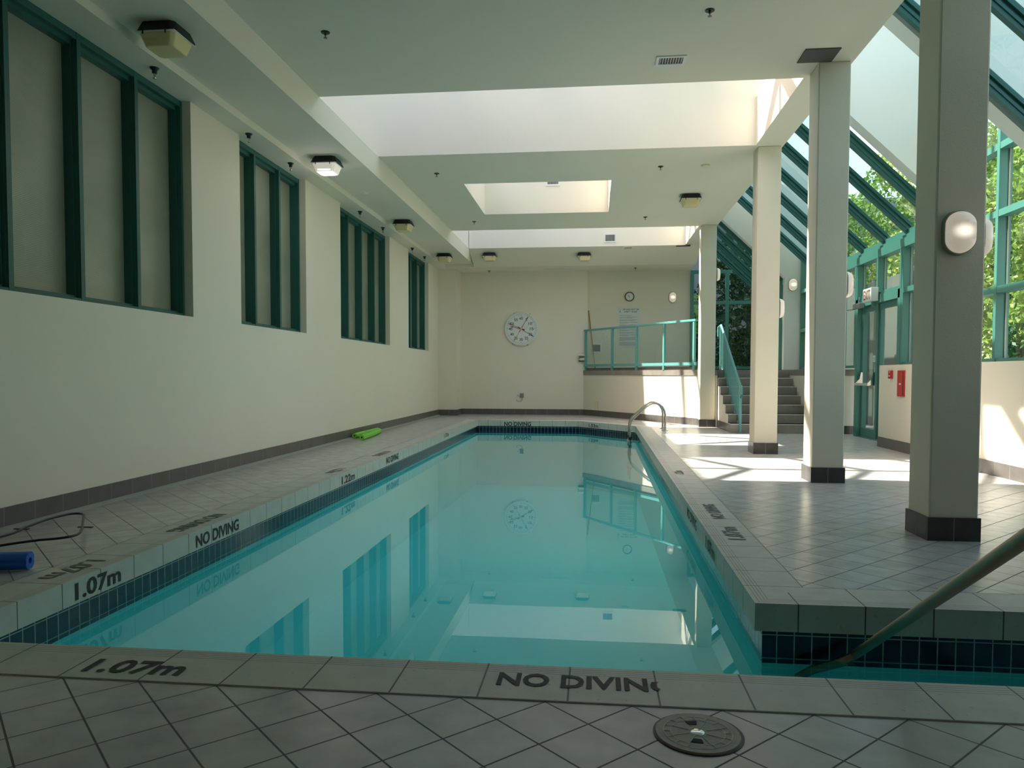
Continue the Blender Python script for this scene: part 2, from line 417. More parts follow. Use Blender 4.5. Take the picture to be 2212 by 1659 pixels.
for body, x, y, w, h in (('1.07m', 1.045, 5.215, .43, .125), ('NO DIVING', 1.04, 5.965, .665, .105), ('1.22m', 1.03, 8.60, .32, .10)):
    marking(rt, body, (x, y, zt), (0.0095, 1, 0), (-1, .0095, 0), w, h, 'faded %s on the right coping, readable from the deck' % body, 'ink_faded')
marking(rt, 'NO DIVING', (.8285, 6.7, -.118), (-.0095, -1, 0), (0, 0, 1), .66, .09, 'black NO DIVING on the upright face of the right coping')
marking(rt, '1.07m', (.8135, 5.5, -.118), (-.0095, -1, 0), (0, 0, 1), .42, .09, 'black 1.07m on the upright face of the right coping')

# basin
basin = thing('pool_basin', 'turquoise plastered swimming pool basin sunk in the tiled floor', 'swimming pool', (-1, 10, 0))
w1 = MB(); w2 = MB(); n = 7
zf = lambda y: -1.25 - .35*max(0, min(1, (y-4)/14))
for i in range(n):
    a, b = back[i], back[(i+1) % n]; Ld = math.hypot(b[0]-a[0], b[1]-a[1])
    w1.face([(a[0], a[1], -.31), (b[0], b[1], -.31), (b[0], b[1], -.135), (a[0], a[1], -.135)], [(0, -.175+.15), (Ld, -.175+.15), (Ld, .15), (0, .15)])
    w2.face([(a[0], a[1], -1.9), (b[0], b[1], -1.9), (b[0], b[1], -.31), (a[0], a[1], -.31)])
w1.build('waterline_tiles', M['band'], basin)
w2.face([(-2.9, 2.8, -1.25), (3, 2.8, -1.25), (3, 4.0, -1.25), (-2.9, 4.0, -1.25)])
w2.face([(-2.9, 4.0, -1.25), (3, 4.0, -1.25), (3, 18.3, -1.6), (-2.9, 18.3, -1.6)])
w2.build('basin_plaster', M['plaster'], basin)
st = MB(); st.box((1.9, 2.81, -1.3), (2.944, 3.814, -.42)); st.box((1.6, 2.81, -1.3), (1.9, 3.814, -.72))
st.build('entry_steps', M['plaster'], basin)
st = MB()
for k in range(5): st.box((1.895, 2.83+k*.195, -.46), (1.955, 3.015+k*.195, -.416))
st.build('step_nosing', M['black'], basin)
wat = MB(); wat.face([(x, y, ZW) for x, y in back]); wat = wat.build('pool_water', M['water'])
tag(wat, 'still turquoise water filling the pool, mirroring walls and clock', 'water', kind='stuff')

# ------------------------------------------------------------------ left wall with four windows
openings = [(3.0, 7.62), (8.72, 10.80), (12.33, 15.40), (17.0, 19.10)]
ZSILL = 1.735
lw = MB()
lw.box((XL-.35, YBACK, -.0), (XL, 20.3, ZSILL))
prev = YBACK
for a, b in openings:
    lw.box((XL-.35, prev, ZSILL), (XL, a, ZS)); prev = b
lw.box((XL-.35, prev, ZSILL), (XL, 20.3, ZS))
struct(lw, 'wall_left', M['wall'])
mull = [[3.04, 3.62, 4.42, 5.22, 6.02, 6.82, 7.61], [8.64, 9.335, 10.10, 10.79], [12.27, 13.03, 13.815, 14.63, 15.39], [16.93, 17.58, 18.24, 19.08]]
for wi, ms in enumerate(mull):
    a, b = openings[wi]
    win = MB()
    xf, xg = XL-.095, XL-.225
    for y in ms:
        win.box((xg-.02, y-.025, ZSILL), (xf, y+.025, ZS)); win.box((xg-.02, y-.04, ZSILL), (xf-.05, y+.04, ZS)); win.box((xg-.02, y-.03, ZSILL), (xf-.02, y+.03, ZS))
    y0, y1 = ms[0], ms[-1]
    win.box((xg-.018, y0, ZS-.06), (xf-.003, y1, ZS+.001)); win.box((xg-.019, y0, ZS-.10), (xf-.053, y1, ZS-.058))
    win.box((xg-.018, y0, ZSILL-.001), (xf-.003, y1, ZSILL+.035)); win.box((xg-.019, y0, ZSILL+.03), (xf-.053, y1, ZSILL+.06))
    w = struct(win, 'window_%d' % (wi+1), M['teal_shaded'])
    for k in range(len(ms)-1):
        g = MB(); g.box((xg-.012, ms[k]+.03, ZSILL+.05), (xg, ms[k+1]-.03, ZS-.08)); g.build('frosted_pane', M['frosted'], w)
# baseboards
def board(a, b, side, h=.158, t=.012, mat='base', z0=0, name=None):
    """tiled skirting from a to b, thickness toward 'side' normal"""
    a = Vector((a[0], a[1])); b = Vector((b[0], b[1])); L = (b-a).length; s = Vector(side).normalized()*t
    a2, b2 = a+s, b+s; mb = MB(); z1 = z0+h
    mb.face([(a2.x, a2.y, z0), (b2.x, b2.y, z0), (b2.x, b2.y, z1), (a2.x, a2.y, z1)], [(0, .01), (L, .01), (L, .01+h), (0, .01+h)])
    mb.face([(a.x, a.y, z1), (a2.x, a2.y, z1), (b2.x, b2.y, z1), (b.x, b.y, z1)], [(0, .02), (0, .03), (L, .03), (L, .02)])
    mb.face([(a.x, a.y, z0), (a2.x, a2.y, z0), (a2.x, a2.y, z1), (a.x, a.y, z1)], [(.1, .1)]*4)
    mb.face([(b.x, b.y, z0), (b2.x, b2.y, z0), (b2.x, b2.y, z1), (b.x, b.y, z1)], [(.1, .1)]*4)
    return struct(mb, name or 'baseboard', M[mat])
board((XL, YBACK+6), (XL, 20.3), (1, 0), name='baseboard_left')
cv = MB(); cv.prism([(XL, YBACK, 0), (XL+.07, YBACK, 0), (XL+.012, YBACK, .02), (XL, YBACK, .02)], (0, 20.3-YBACK, 0)); struct(cv, 'trim_8', M['gasket'])

# ------------------------------------------------------------------ far end
fw = MB(); fw.box((XL-.35, 20.3, 0), (-3.73, 21.6, 4.2)); fw.box((-3.73, YF, 0), (-.17, 21.6, 4.2)); fw.box((-.17, 21.25, 0), (2.66, 21.6, 4.2))
struct(fw, 'wall_far', M['wall'])
board((XL, 20.3), (-3.73, 20.3), (0, -1), mat='base', name='baseboard_far')
board((-3.73, 20.3), (-3.73, YF), (1, 0), name='baseboard_far_return')
board((-3.73, YF), (-.28, YF), (0, -1), name='baseboard_far_wall')
# raised platform
PZ = 1.24
pa, pb = (-.28, YF), (2.33, 17.0)
pd = (Vector(pb)-Vector(pa)).normalized(); pn = Vector((-pd.y*-1, -pd.x)) if False else Vector((pd.y, -pd.x))   # towards the pool
if pn.x > 0: pn = -pn
pf = MB()
poly = [pa, pb, (2.65, 16.55), (2.65, 16.95), (4.2, 16.95), (4.2, 14.92), (4.95, 14.92), (4.95, 21.25), (-.28, 21.25)]
pf.prism([(x, y, 0) for x, y in poly], (0, 0, 1.115))
struct(pf, 'wall_platform', M['wall'])
cap = MB()
poly2 = [Vector(pa)+pn*.012, Vector(pb)+pn*.012, (2.64, 16.55), (2.64, 16.94), (4.2, 16.94), (4.2, 14.91), (4.95, 14.91), (4.95, 21.25), (-.28, 21.25)]
P3 = [(p[0], p[1]) for p in poly2]; acc = 0
for i in range(len(P3)):
    a, b = P3[i], P3[(i+1) % len(P3)]; L = math.hypot(b[0]-a[0], b[1]-a[1])
    cap.face([(a[0], a[1], 1.115), (b[0], b[1], 1.115), (b[0], b[1], PZ), (a[0], a[1], PZ)], [(acc, .02), (acc+L, .02), (acc+L, .15), (acc, .15)]); acc += L
cap.face([(p[0], p[1], PZ) for p in P3], [(p[0], p[1]) for p in P3])
cap.face([(p[0], p[1], 1.115) for p in reversed(P3)])
struct(cap, 'floor_platform', M['step'])
kb = MB(); q0 = Vector(pa)-pn*.05; q1 = Vector(pb)-pn*.05
kb.bar((q0.x, q0.y, PZ+.035), (q1.x, q1.y, PZ+.035), .03, .07); struct(kb, 'trim_9', M['base_dark'])  # dark kerb strip stands in for the shade below the railing
board(pa, pb, pn, name='baseboard_platform')
# stairs
stairs = MB(); NS = 7; RH = PZ/NS; TR = .305
for k in range(NS-1):
    y0 = 14.92+k*TR
    stairs.box((2.665, y0, k*RH), (4.2, 16.95, (k+1)*RH-.0))
body = struct(stairs, 'floor_steps', M['wall'])
ris = MB()
for k in range(NS):
    y0 = 14.92+k*TR-.012
    z0, z1 = k*RH, (k+1)*RH
    ris.face([(2.655, y0, z0), (4.2, y0, z0), (4.2, y0, z1-.0), (2.655, y0, z1)], [(k*.11, .003), (k*.11+1.545, .003), (k*.11+1.545, .18), (k*.11, .18)])
    if k < NS-1:
        ris.face([(2.655, y0, z1), (4.2, y0, z1), (4.2, y0+TR, z1), (2.655, y0+TR, z1)], [(0, .01), (1.545, .01), (1.545, .18), (0, .18)])
        ris.face([(2.655, y0, z0+RH*.0), (2.655, y0, z1), (2.655, y0+.03, z1), (2.655, y0+.03, z0)], [(.1, .1)]*4)
r_ = ris.build('riser_tiles', M['step'], body)
nos = MB()
for k in range(NS-1):
    y0 = 14.92+k*TR-.012
    nos.box((2.65, y0-.008, (k+1)*RH-.010), (4.2, y0+.012, (k+1)*RH+.002))
n_ = nos.build('step_nosing', M['white'], body); n_['label'] = 'pale nosing strips'
board((2.665, 14.92), (2.665, 16.55), (-1, 0), name='baseboard_steps', t=.006)
board((4.2, 14.92), (4.95, 14.92), (0, -1), mat='base_dark', name='baseboard_landing')

# ------------------------------------------------------------------ ceiling
ce = MB()
def slab(x0, x1, y0, y1, z0=ZC, z1=ZROOF): ce.box((x0, y0, z0), (x1, y1, z1))
slab(SX[0], XR, YBACK, S1[0]); slab(SX[1], XR, S1[0], S1[1])
y0, y1 = S1[1], S2Y[0]
slab(SX[0], SK[0], y0, y1); slab(SK[1], XR, y0, y1); slab(SK[0], SK[1], y0, SK[2]); slab(SK[0], SK[1], SK[3], y1)
slab(SX[1], XR, S2Y[0], S2Y[1])
# far end: slope down to a flat soffit
ce.prism([(XB, 19.1, ZC), (XB, 20.0, 4.0), (XB, 21.6, 4.0), (XB, 21.6, ZROOF), (XB, 19.1, ZROOF)], (XR-XB, 0, 0))
# left soffit: main strip with a sloped face, and the lower strip along the wall
ce.prism([(XB-.045, YBACK, ZM), (SX[0], YBACK, ZC), (-4.6, YBACK, ZC), (-4.6, YBACK, ZS+.002), (-3.99, YBACK, ZS), (-3.99, YBACK, ZM)], (0, 20.0-YBACK, 0))
SL = -4.15   # the slots run on over the soffit, behind its upstand face
for ya, yb in ((YBACK, S1[0]), (S1[1], S2Y[0]), (S2Y[1], 20.0)): ce.box((-4.6, ya, ZC), (SX[0], yb, ZROOF))
for ya, yb in (S1, S2Y): ce.box((-4.6, ya, ZC), (SL, yb, ZROOF))
ce.prism([(XB, 20.0, 4.0), (XB, 20.0, ZROOF), (-4.6, 20.0, ZROOF), (-4.6, 20.0, 4.0)], (0, 1.6, 0))
struct(ce, 'ceiling', M['ceil'])
# upstands of the roof lights
ZU = 5.55
up = MB()
def shaft(x0, x1, y0, y1, zb=ZROOF, zt_=ZU, t=.12):
    up.box((x0-t, y0-t, zb), (x0, y1+t, zt_)); up.box((x1, y0-t, zb), (x1+t, y1+t, zt_))
    up.box((x0, y0-t, zb), (x1, y0, zt_)); up.box((x0, y1, zb), (x1, y1+t, zt_))
shaft(SK[0], SK[1], SK[2], SK[3])
for (ya, yb) in (S1, S2Y):
    up.box((SL-.12, ya-.12, ZROOF), (SL, yb+.12, ZU)); up.box((SL, ya-.12, ZROOF), (XR, ya, ZU)); up.box((SL, yb, ZROOF), (XR, yb+.12, ZU))
struct(up, 'ceiling_upstand', M['ceil'])

def hip_light(label, x0, x1, y0, y1, zb, rise, bars, rname='roof_light', run=1.45):
    """hipped roof light: glass planes plus rafters, ridge along x (or y when deeper than wide)"""
    t = thing(rname, label, 'skylight', ((x0+x1)/2, (y0+y1)/2, zb))
    ym = (y0+y1)/2; hp = (y1-y0)/2; zr = zb+rise
    A, B = (x0+hp, ym, zr), (x1-run, ym, zr)
    g = MB(); c = [(x0, y0, zb), (x1, y0, zb), (x1, y1, zb), (x0, y1, zb)]
    if B[0] <= A[0]: A = B = ((x0+x1)/2, ym, zr)
    g.face([c[0], c[1], B, A] if A != B else [c[0], c[1], A]); g.face([c[2], c[3], A, B] if A != B else [c[2], c[3], A]); g.face([c[3], c[0], A]); g.face([c[1], c[2], B])
    g.build('glass_panes', M['skyglass'], t)
    f = MB()
    for a, b in ((c[0], A), (c[3], A), (c[1], B), (c[2], B)): f.bar(a, b, .11, .12)
    if A != B: f.bar(A, B, .11, .12); f.bar(B, (x1, ym, zb), .09, .10)
    if A != B:
        for yy in (y0, y1): f.bar(B, (B[0], yy, zb), .12, .10)
    for a, b in ((c[0], c[1]), (c[1], c[2]), (c[2], c[3]), (c[3], c[0])): f.bar(a, b, .08, .08)
    for i in range(bars):
        x = A[0]+(B[0]-A[0])*(i+.5)/bars if A != B else None
        if x is None: break
        f.bar((x, y0, zb), (x, ym, zr), .09, .10); f.bar((x, y1, zb), (x, ym, zr), .09, .10)
    f.build('glazing_bars', M['teal'], t)
    return t
hip_light('glazed roof light over the nearer ceiling slot', SL, XR, S1[0], S1[1], ZU, 1.0, 3)
hip_light('glazed roof light over the farther ceiling slot', SL, XR, S2Y[0], S2Y[1], ZU, 1.0, 3)
hip_light('square roof light in the middle of the ceiling', SK[0], SK[1], SK[2], SK[3], ZU, .8, 0)

# the building's upper storeys that stand left of the hall
ub = MB(); ub.box((-9, YBACK-3, ZROOF), (-4.5, 34, 9.1)); ub.box((-9, YBACK-3, -.05), (-4.61, 34, ZROOF))
struct(ub, 'wall_upper_left', M['building'])
bw = MB(); bw.box((XL-.35, YBACK-.3, 0), (7.0, YBACK, 4.6)); struct(bw, 'wall_back', M['backwall'])

# ------------------------------------------------------------------ columns
def column(label, y, x0=2.285, x1=2.605, dark=True):
    t = thing('square_column', label, 'column', ((x0+x1)/2, y+.17, 0), 'square columns beside the pool')
    s = MB(); s.box((x0, y, 0), (x1, y+.34, ZC)); s.build('shaft', M['column'], t, bevel=.012)
    g = MB(); a, b, c, d = x0-.013, x1+.013, y-.013, y+.353; h = .16
    for p, q_ in (((a, c), (b, c)), ((b, c), (b, d)), ((b, d), (a, d)), ((a, d), (a, c))):
        L = math.hypot(q_[0]-p[0], q_[1]-p[1])
        g.face([(p[0], p[1], 0), (q_[0], q_[1], 0), (q_[0], q_[1], h), (p[0], p[1], h)], [(0, .01), (.34, .01), (.34, .17), (0, .17)])
    g.face([(a, c, h), (b, c, h), (b, d, h), (a, d, h)], [(.02, .02)]*4)
    g.build('base_tiles', M['base_dark'], t)
    return t
column('nearest square column, with an oval wall light on its front', 5.375)
column('second square column from the front, beside a dark ceiling panel', 8.14)
column('third square column from the front, before the stairs', 11.0)
column('farthest square column, at the corner of the raised platform', 16.56)

# ------------------------------------------------------------------ right side: low wall and glazing
XG = 4.95; XI = 4.80; ZL = 1.285
rw = MB(); rw.box((4.5, YBACK, 0), (5.05, 12.45, ZL)); struct(rw, 'wall_right', M['wall'])
board((4.5, YBACK+6), (4.5, 12.45), (-1, 0), name='baseboard_right')
board((4.5, 12.45), (4.95, 12.45), (0, 1), name='baseboard_right_return')

SLOPE = .95
def zb_(x, xe=XG, ze=3.30): return ze + SLOPE*(xe-x)          # underside of rafters
def rafter(mb, y, x0, x1, xe=XG, ze=3.30, w=.07, d=.15):
    p = (x0, y, zb_(x0, xe, ze)+d*.7); q = (x1, y, zb_(x1, xe, ze)+d*.7)
    mb.bar(p, q, w, d); p2 = (x0, y, zb_(x0, xe, ze)+d*1.15); q2 = (x1, y, zb_(x1, xe, ze)+d*1.15); mb.bar(p2, q2, w*1.9, .045)
    p3 = (x0, y, zb_(x0, xe, ze)+d*.55); q3 = (x1, y, zb_(x1, xe, ze)+d*.55); mb.bar(p3, q3, w*1.35, .03)
def roof_zone(label, ys, xe=XG, x0=XR, ze=3.30):
    t = thing('sloped_glass_roof', label, 'glass roof', ((x0+xe)/2, (ys[0]+ys[-1])/2, ze))
    for y in ys:
        r = MB(); rafter(r, y, x0, xe, xe, ze); r.build('rafter', M['teal_shaded'], t)
    for a, b in zip(ys[:-1], ys[1:]):
        g = MB(); g.face([(x0, a, zb_(x0, xe, ze)+.19), (xe, a, zb_(xe, xe, ze)+.19), (xe, b, zb_(xe, xe, ze)+.19), (x0, b, zb_(x0, xe, ze)+.19)]); g.build('glass_pane', M['glass_roof'], t)
    e = MB(); e.box((xe-.15, ys[0]-.03, ze-.17), (xe+.02, ys[-1]+.03, ze-.03)); e.box((xe-.11, ys[0]-.03, ze-.03), (xe+.02, ys[-1]+.03, ze+.03)); e.box((xe-.06, ys[0]-.03, ze+.03), (xe+.03, ys[-1]+.03, ze+.12))
    e.build('eave_beam', M['teal'], t)
    hd = MB(); hd.box((x0-.04, ys[0]-.03, ZROOF-.05), (x0, ys[-1]+.03, zb_(x0, xe, ze)+.2)); hd.build('head_wall', M['upper'], t)
    return t
YA, YM0, YM1, YB1, YC0 = 8.60, 8.85, 11.55, 17.40, 18.30
roof_zone('sloping teal glass roof nearest the camera, above the nearest column', [3.6, 4.7, 5.65, 6.6, 7.55, 8.50])
BY = [11.60, 12.52, 13.47, 14.50, 15.48, 16.45, 17.35]
roof_zone('sloping teal glass roof above the exit door', BY)
XC = 4.45
roof_zone('sloping teal glass roof at the far end above the platform', [18.55, 19.4, 20.3, 21.15], xe=XC)

nr = MB(); nr.box((XR, YBACK, 4.9), (5.05, 3.56, 5.1)); nr.box((4.85, YBACK, ZL), (5.05, 3.56, 4.9)); nr.prism([(XR, 3.36, zb_(XR)-.1), (XG, 3.36, 3.2), (XG, 3.36, 5.0), (XR, 3.36, 5.7)], (0, .2, 0))
struct(nr, 'wall_near_shade', M['wall'])  # solid wall and roof added out of view to dim the foreground
# tall bays between the sloped roofs
def bay(label, y0, y1, xo=XG, ztop=5.6):
    t = thing('tall_glazed_bay', label, 'glazed bay', ((XR+xo)/2, (y0+y1)/2, ZL))
    zr = ztop+SLOPE*(xo-XR)
    f = MB(); nb = max(1, round((y1-y0)/.95))
    for i in range(nb+1):
        y = y0+(y1-y0)*i/nb
        f.bar((XR, y, zr), (xo, y, ztop), .07, .14); f.bar((XR, y, ZROOF), (XR, y, zr), .07, .07, up=(0, 1, 0))
    f.box((xo-.08, y0, ztop-.1), (xo+.02, y1, ztop)); f.build('upper_bars', M['teal'], t)
    g = MB(); g.face([(XR, y0, zr), (xo, y0, ztop), (xo, y1, ztop), (XR, y1, zr)]); g.face([(XR, y0, ZROOF), (XR, y1, ZROOF), (XR, y1, zr), (XR, y0, zr)]); g.build('upper_glass', M['glass_clear'], t)
    return zr
zr1 = bay('tall glazed bay rising between the second and third columns', YM0+.045, 11.255)
zr2 = bay('tall glazed bay beyond the third column', 17.665, YC0-.045)
def gable(name, y0, y1, ze, xe, ztop=5.6, xl=XR):
    g = MB(); zr = ztop+SLOPE*(XG-XR)
    g.prism([(xl, y0, zb_(xl, xe, ze)), (xe, y0, ze), (xe, y0, ztop+SLOPE*(XG-xe)), (xl, y0, zr)], (0, y1-y0, 0))
    return struct(g, name, M['upper'])
gable('wall_gable_near', YA, YM0, 3.30, XG)
gable('wall_gable_middle', 11.30, YM1, 3.56, XG)
gable('wall_gable_third', 17.42, 17.62, 3.45, XG)
gd = MB(); zr = 5.6+SLOPE*(XG-XR)
gd.prism([(XR, YC0, zb_(XR, XC, 3.42)), (XC, YC0, 3.42), (XC, YC0, PZ), (4.86, YC0, PZ), (4.86, YC0, 5.68), (XR, YC0, zr)], (0, .2, 0))
struct(gd, 'wall_gable_far', M['upper'])
# glazed outer wall, zone by zone
def glazed(name, ys, z0, z1, bars=(), x_in=XI, x_out=XG, skip=()):
    f = MB()
    for y in ys:
        f.box((x_in, y-.03, z0), (x_out, y+.03, z1)); f.box((x_out-.035, y-.042, z0), (x_out-.015, y+.042, z1))
    for zz in bars: f.box((x_in+.004, ys[0], zz-.04), (x_out-.004, ys[-1], zz+.04))
    f.box((x_in+.02, ys[0]-.02, z0-.001), (x_out+.02, ys[-1]+.02, z0+.05))
    o = struct(f, name, M['teal'])
    for a, b in zip(ys[:-1], ys[1:]):
        g = MB(); g.face([(x_out-.03, a, z0), (x_out-.03, b, z0), (x_out-.03, b, z1), (x_out-.03, a, z1)]); g.build('glass_pane', M['glass_wall'], o)
        k = MB()
        for yy in (a+.042, b-.042): k.box((x_out-.045, yy-.006, z0+.05), (x_out-.03, yy+.006, z1))
        k.build('glazing_gasket', M['gasket'], o)
    return o
glazed('window_5', [3.6, 4.7, 5.65, 6.6, 7.55, 8.50], ZL, 3.14, bars=(2.16,))
glazed('window_6', [8.90, 9.66, 10.60, 11.50], ZL, 5.55, bars=(2.16, 3.07, 3.87, 4.75))
glazed('window_7', [11.62, 12.41], ZL, 3.14, bars=(2.46,))
glazed('window_8', [14.54, 15.48, 16.45, 17.35], PZ+.02, 3.14, bars=())
glazed('window_9', [17.66, 18.25], PZ+.02, 5.55, bars=(2.16, 3.07, 3.87))
glazed('window_10', [18.5, 19.4, 20.3, 21.15], PZ+.02, 3.26, x_in=XC-.14, x_out=XC, bars=(2.4,))
# transom window over the door
glazed('window_11', [12.49, 13.47, 14.46], 2.505, 3.125)
# door
dr = MB(); dr.box((XI, 14.38, 0), (XG+.03, 14.50, 2.5)); dr.box((XI, 12.45, 0), (XG+.03, 12.58, 2.5)); dr.box((XI, 12.5, 2.36), (XG+.03, 14.5, 2.5)); dr.box((XI+.05, 13.54, 0), (XG+.02, 13.62, 2.4)); dr.box((XI+.03, 12.5, 0), (XG+.03, 14.5, .02))
door = struct(dr, 'door_1', M['teal'])
def leaf(y0, y1, name):
    f = MB(); x0, x1 = XG-.07, XG-.02
    f.box((x0, y0, .03), (x1, y1, .17)); f.box((x0, y0, 2.26), (x1, y1, 2.35)); f.box((x0, y0, .17), (x1, y0+.06, 2.26)); f.box((x0, y1-.06, .17), (x1, y1, 2.26))
    l = f.build(name, M['teal'], door)
    g = MB(); g.face([(XG-.045, y0+.06, .17), (XG-.045, y1-.06, .17), (XG-.045, y1-.06, 2.26), (XG-.045, y0+.06, 2.26)]); g.build('glass_pane', M['glass_wall'], l)
    return l
l1 = leaf(13.63, 14.37, 'door_leaf'); l2 = leaf(12.59, 13.53, 'side_panel')
for yy in (13.70, 14.30):
    k = MB(); k.prism([(XG-.08, yy-.025, .95), (XG-.20, yy-.025, .95), (XG-.20, yy-.025, .99), (XG-.13, yy-.025, 1.06), (XG-.11, yy-.025, 1.18), (XG-.08, yy-.025, 1.18)], (0, .05, 0)); k.build('push_bar_bracket', M['chrome'], l1)
k = MB(); k.bar((XG-.19, 13.68, .965), (XG-.19, 14.34, .965), .03, .045); k.build('push_bar', M['chrome'], l1)
cl = thing('door_closer', 'grey door closer with arm above the exit door', 'door closer', (4.8, 14.2, 2.38))
k = MB(); k.box((4.70, 14.02, 2.33), (4.79, 14.36, 2.42)); k.build('closer_body', M['grey'], cl, bevel=.008)
k = MB(); k.tube([(4.74, 14.32, 2.33), (4.55, 14.60, 2.315), (4.78, 14.75, 2.32)], .012); k.build('closer_arm', M['steel'], cl)
es = thing('exit_sign', 'white box sign with red EXIT above the glass door', 'sign', (4.72, 13.5, 2.39))
k = MB(); k.box((4.66, 13.34, 2.39), (4.78, 13.73, 2.615)); k.build('sign_box', M['white'], es, bevel=.006)
k = MB(); text_mb(k, 'EXIT', (4.6595, 13.37, 2.43), (0, -1, 0), (0, 0, 1), -.0, .0) if False else None
k = MB(); text_mb(k, 'EXIT', (4.6595, 13.695, 2.425), (0, -1, 0), (0, 0, 1), .31, .155, .002); k.build('exit_lettering', M['exit_red'], es)
k = MB(); text_mb(k, 'EXIT', (4.69, 13.3385, 2.44), (1, 0, 0), (0, 0, 1), .001, .001); 
k = MB(); k.box((4.74, 13.50, 2.30), (4.80, 13.56, 2.39)); k.build('bracket', M['teal'], es)
k = MB(); k.box((XG-.085, 13.66, 1.36), (XG-.08, 13.76, 1.47)); stk = k.build('door_notice', M['white'], l1); stk['label'] = 'small white notice'
k = MB(); k.box((XG-.088, 13.685, 1.38), (XG-.085, 13.70, 1.45))
for zz in (1.38, 1.41, 1.44): k.box((XG-.088, 13.70, zz), (XG-.085, 13.74, zz+.01))
k.build('notice_print', M['greytext'], l1)

# end glazing behind the platform
eg = MB(); YE = 21.2
for x in (2.68, 3.62, 4.40): eg.box((x-.045, YE-.10, PZ), (x+.045, YE, 3.98 if x < 3 else (3.98 if x < 4 else 3.4)))
eg.box((2.64, YE-.095, 3.06), (4.44, YE-.005, 3.15)); eg.box((2.64, YE-.095, PZ+.04), (4.44, YE-.005, PZ+.12)); eg.box((2.64, YE-.095, 3.9), (3.75, YE-.005, 3.99))
o = struct(eg, 'window_12', M['teal'])
g = MB(); g.face([(2.63, YE-.04, PZ), (4.45, YE-.04, PZ), (4.45, YE-.04, 3.35), (2.63, YE-.04, 4.98)]); g.build('glass_pane', M['glass_wall'], o)
k = MB(); k.box((2.65, YE-.13, PZ), (4.45, YE-.1, PZ+.05)); struct(k, 'trim_10', M['dark'])

# ------------------------------------------------------------------ platform railing
rail = thing('platform_railing', 'teal railing with glass infill along the edge of the raised platform', 'railing', (pa[0], pa[1], PZ))
A = Vector((pa[0]+.03, pa[1]-.04)); B = Vector((2.27, 17.10))
def pt(t, z): v = A+(B-A)*t; return (v.x, v.y, z)
dirr = Vector(((B-A).x, (B-A).y, 0)).normalized()
pos_t = [0.012, .29, .52, .755, .985]
for t in pos_t:
    k = MB(); p_ = pt(t, PZ); k.bar(p_, pt(t, 2.33), .055, .05, up=(dirr.x, dirr.y, 0)); k.build('post', M['bright_teal'], rail)
k = MB(); k.bar(pt(0, 2.345), pt(1, 2.345), .07, .05); k.build('top_rail', M['bright_teal'], rail, bevel=.006)
k = MB(); k.bar(pt(0, 1.375), pt(1, 1.375), .045, .07); k.build('bottom_rail', M['bright_teal'], rail)
for a, b in zip(pos_t[:-1], pos_t[1:]):
    k = MB(); k.face([pt(a, 1.4), pt(b, 1.4), pt(b, 2.32), pt(a, 2.32)]); k.build('glass_panel', M['glass_clear'], rail)
# stair railing
sr = thing('stair_railing', 'teal picket handrail beside the steps up to the platform', 'railing', (2.83, 14.85, 0))
xs = 2.83
def zt_s(y): return .95 + (y-14.98)*(2.24-.95)/(17.25-14.98)
def zb_s(y): return max(.05, .06 + (y-15.05)*(1.30-.06)/(17.15-15.05))
k = MB(); k.tube([(xs, 14.98, .84), (xs, 14.86, .70), (xs, 14.80, .76), (xs, 14.82, .88), (xs, 14.90, .93), (xs, 15.0, .96), (xs, 17.25, 2.24), (xs-.02, 17.5, 2.20), (xs-.02, 17.5, 2.0)], .024, 10); k.build('handrail', M['bright_teal'], sr, smooth=True)
for y in (14.90, 16.35, 17.25):
    k = MB(); z0 = 0 if y < 15 else (math.floor((y-14.92)/TR)+1)*RH
    z0 = min(z0, PZ); k.box((xs-.02, y-.03, z0), (xs+.02, y+.03, zt_s(max(y, 14.98)))); k.build('post', M['bright_teal'], sr)
k = MB(); k.bar((xs, 14.98, zb_s(15.05)+.02), (xs, 17.2, zb_s(17.2)+.02), .02, .03); k.build('bottom_rail', M['bright_teal'], sr)
for i in range(22):
    y = 15.02+i*.1; k = MB(); k.box((xs-.007, y-.007, zb_s(y)), (xs+.007, y+.007, zt_s(y)-.01)); k.build('picket', M['bright_teal'], sr)

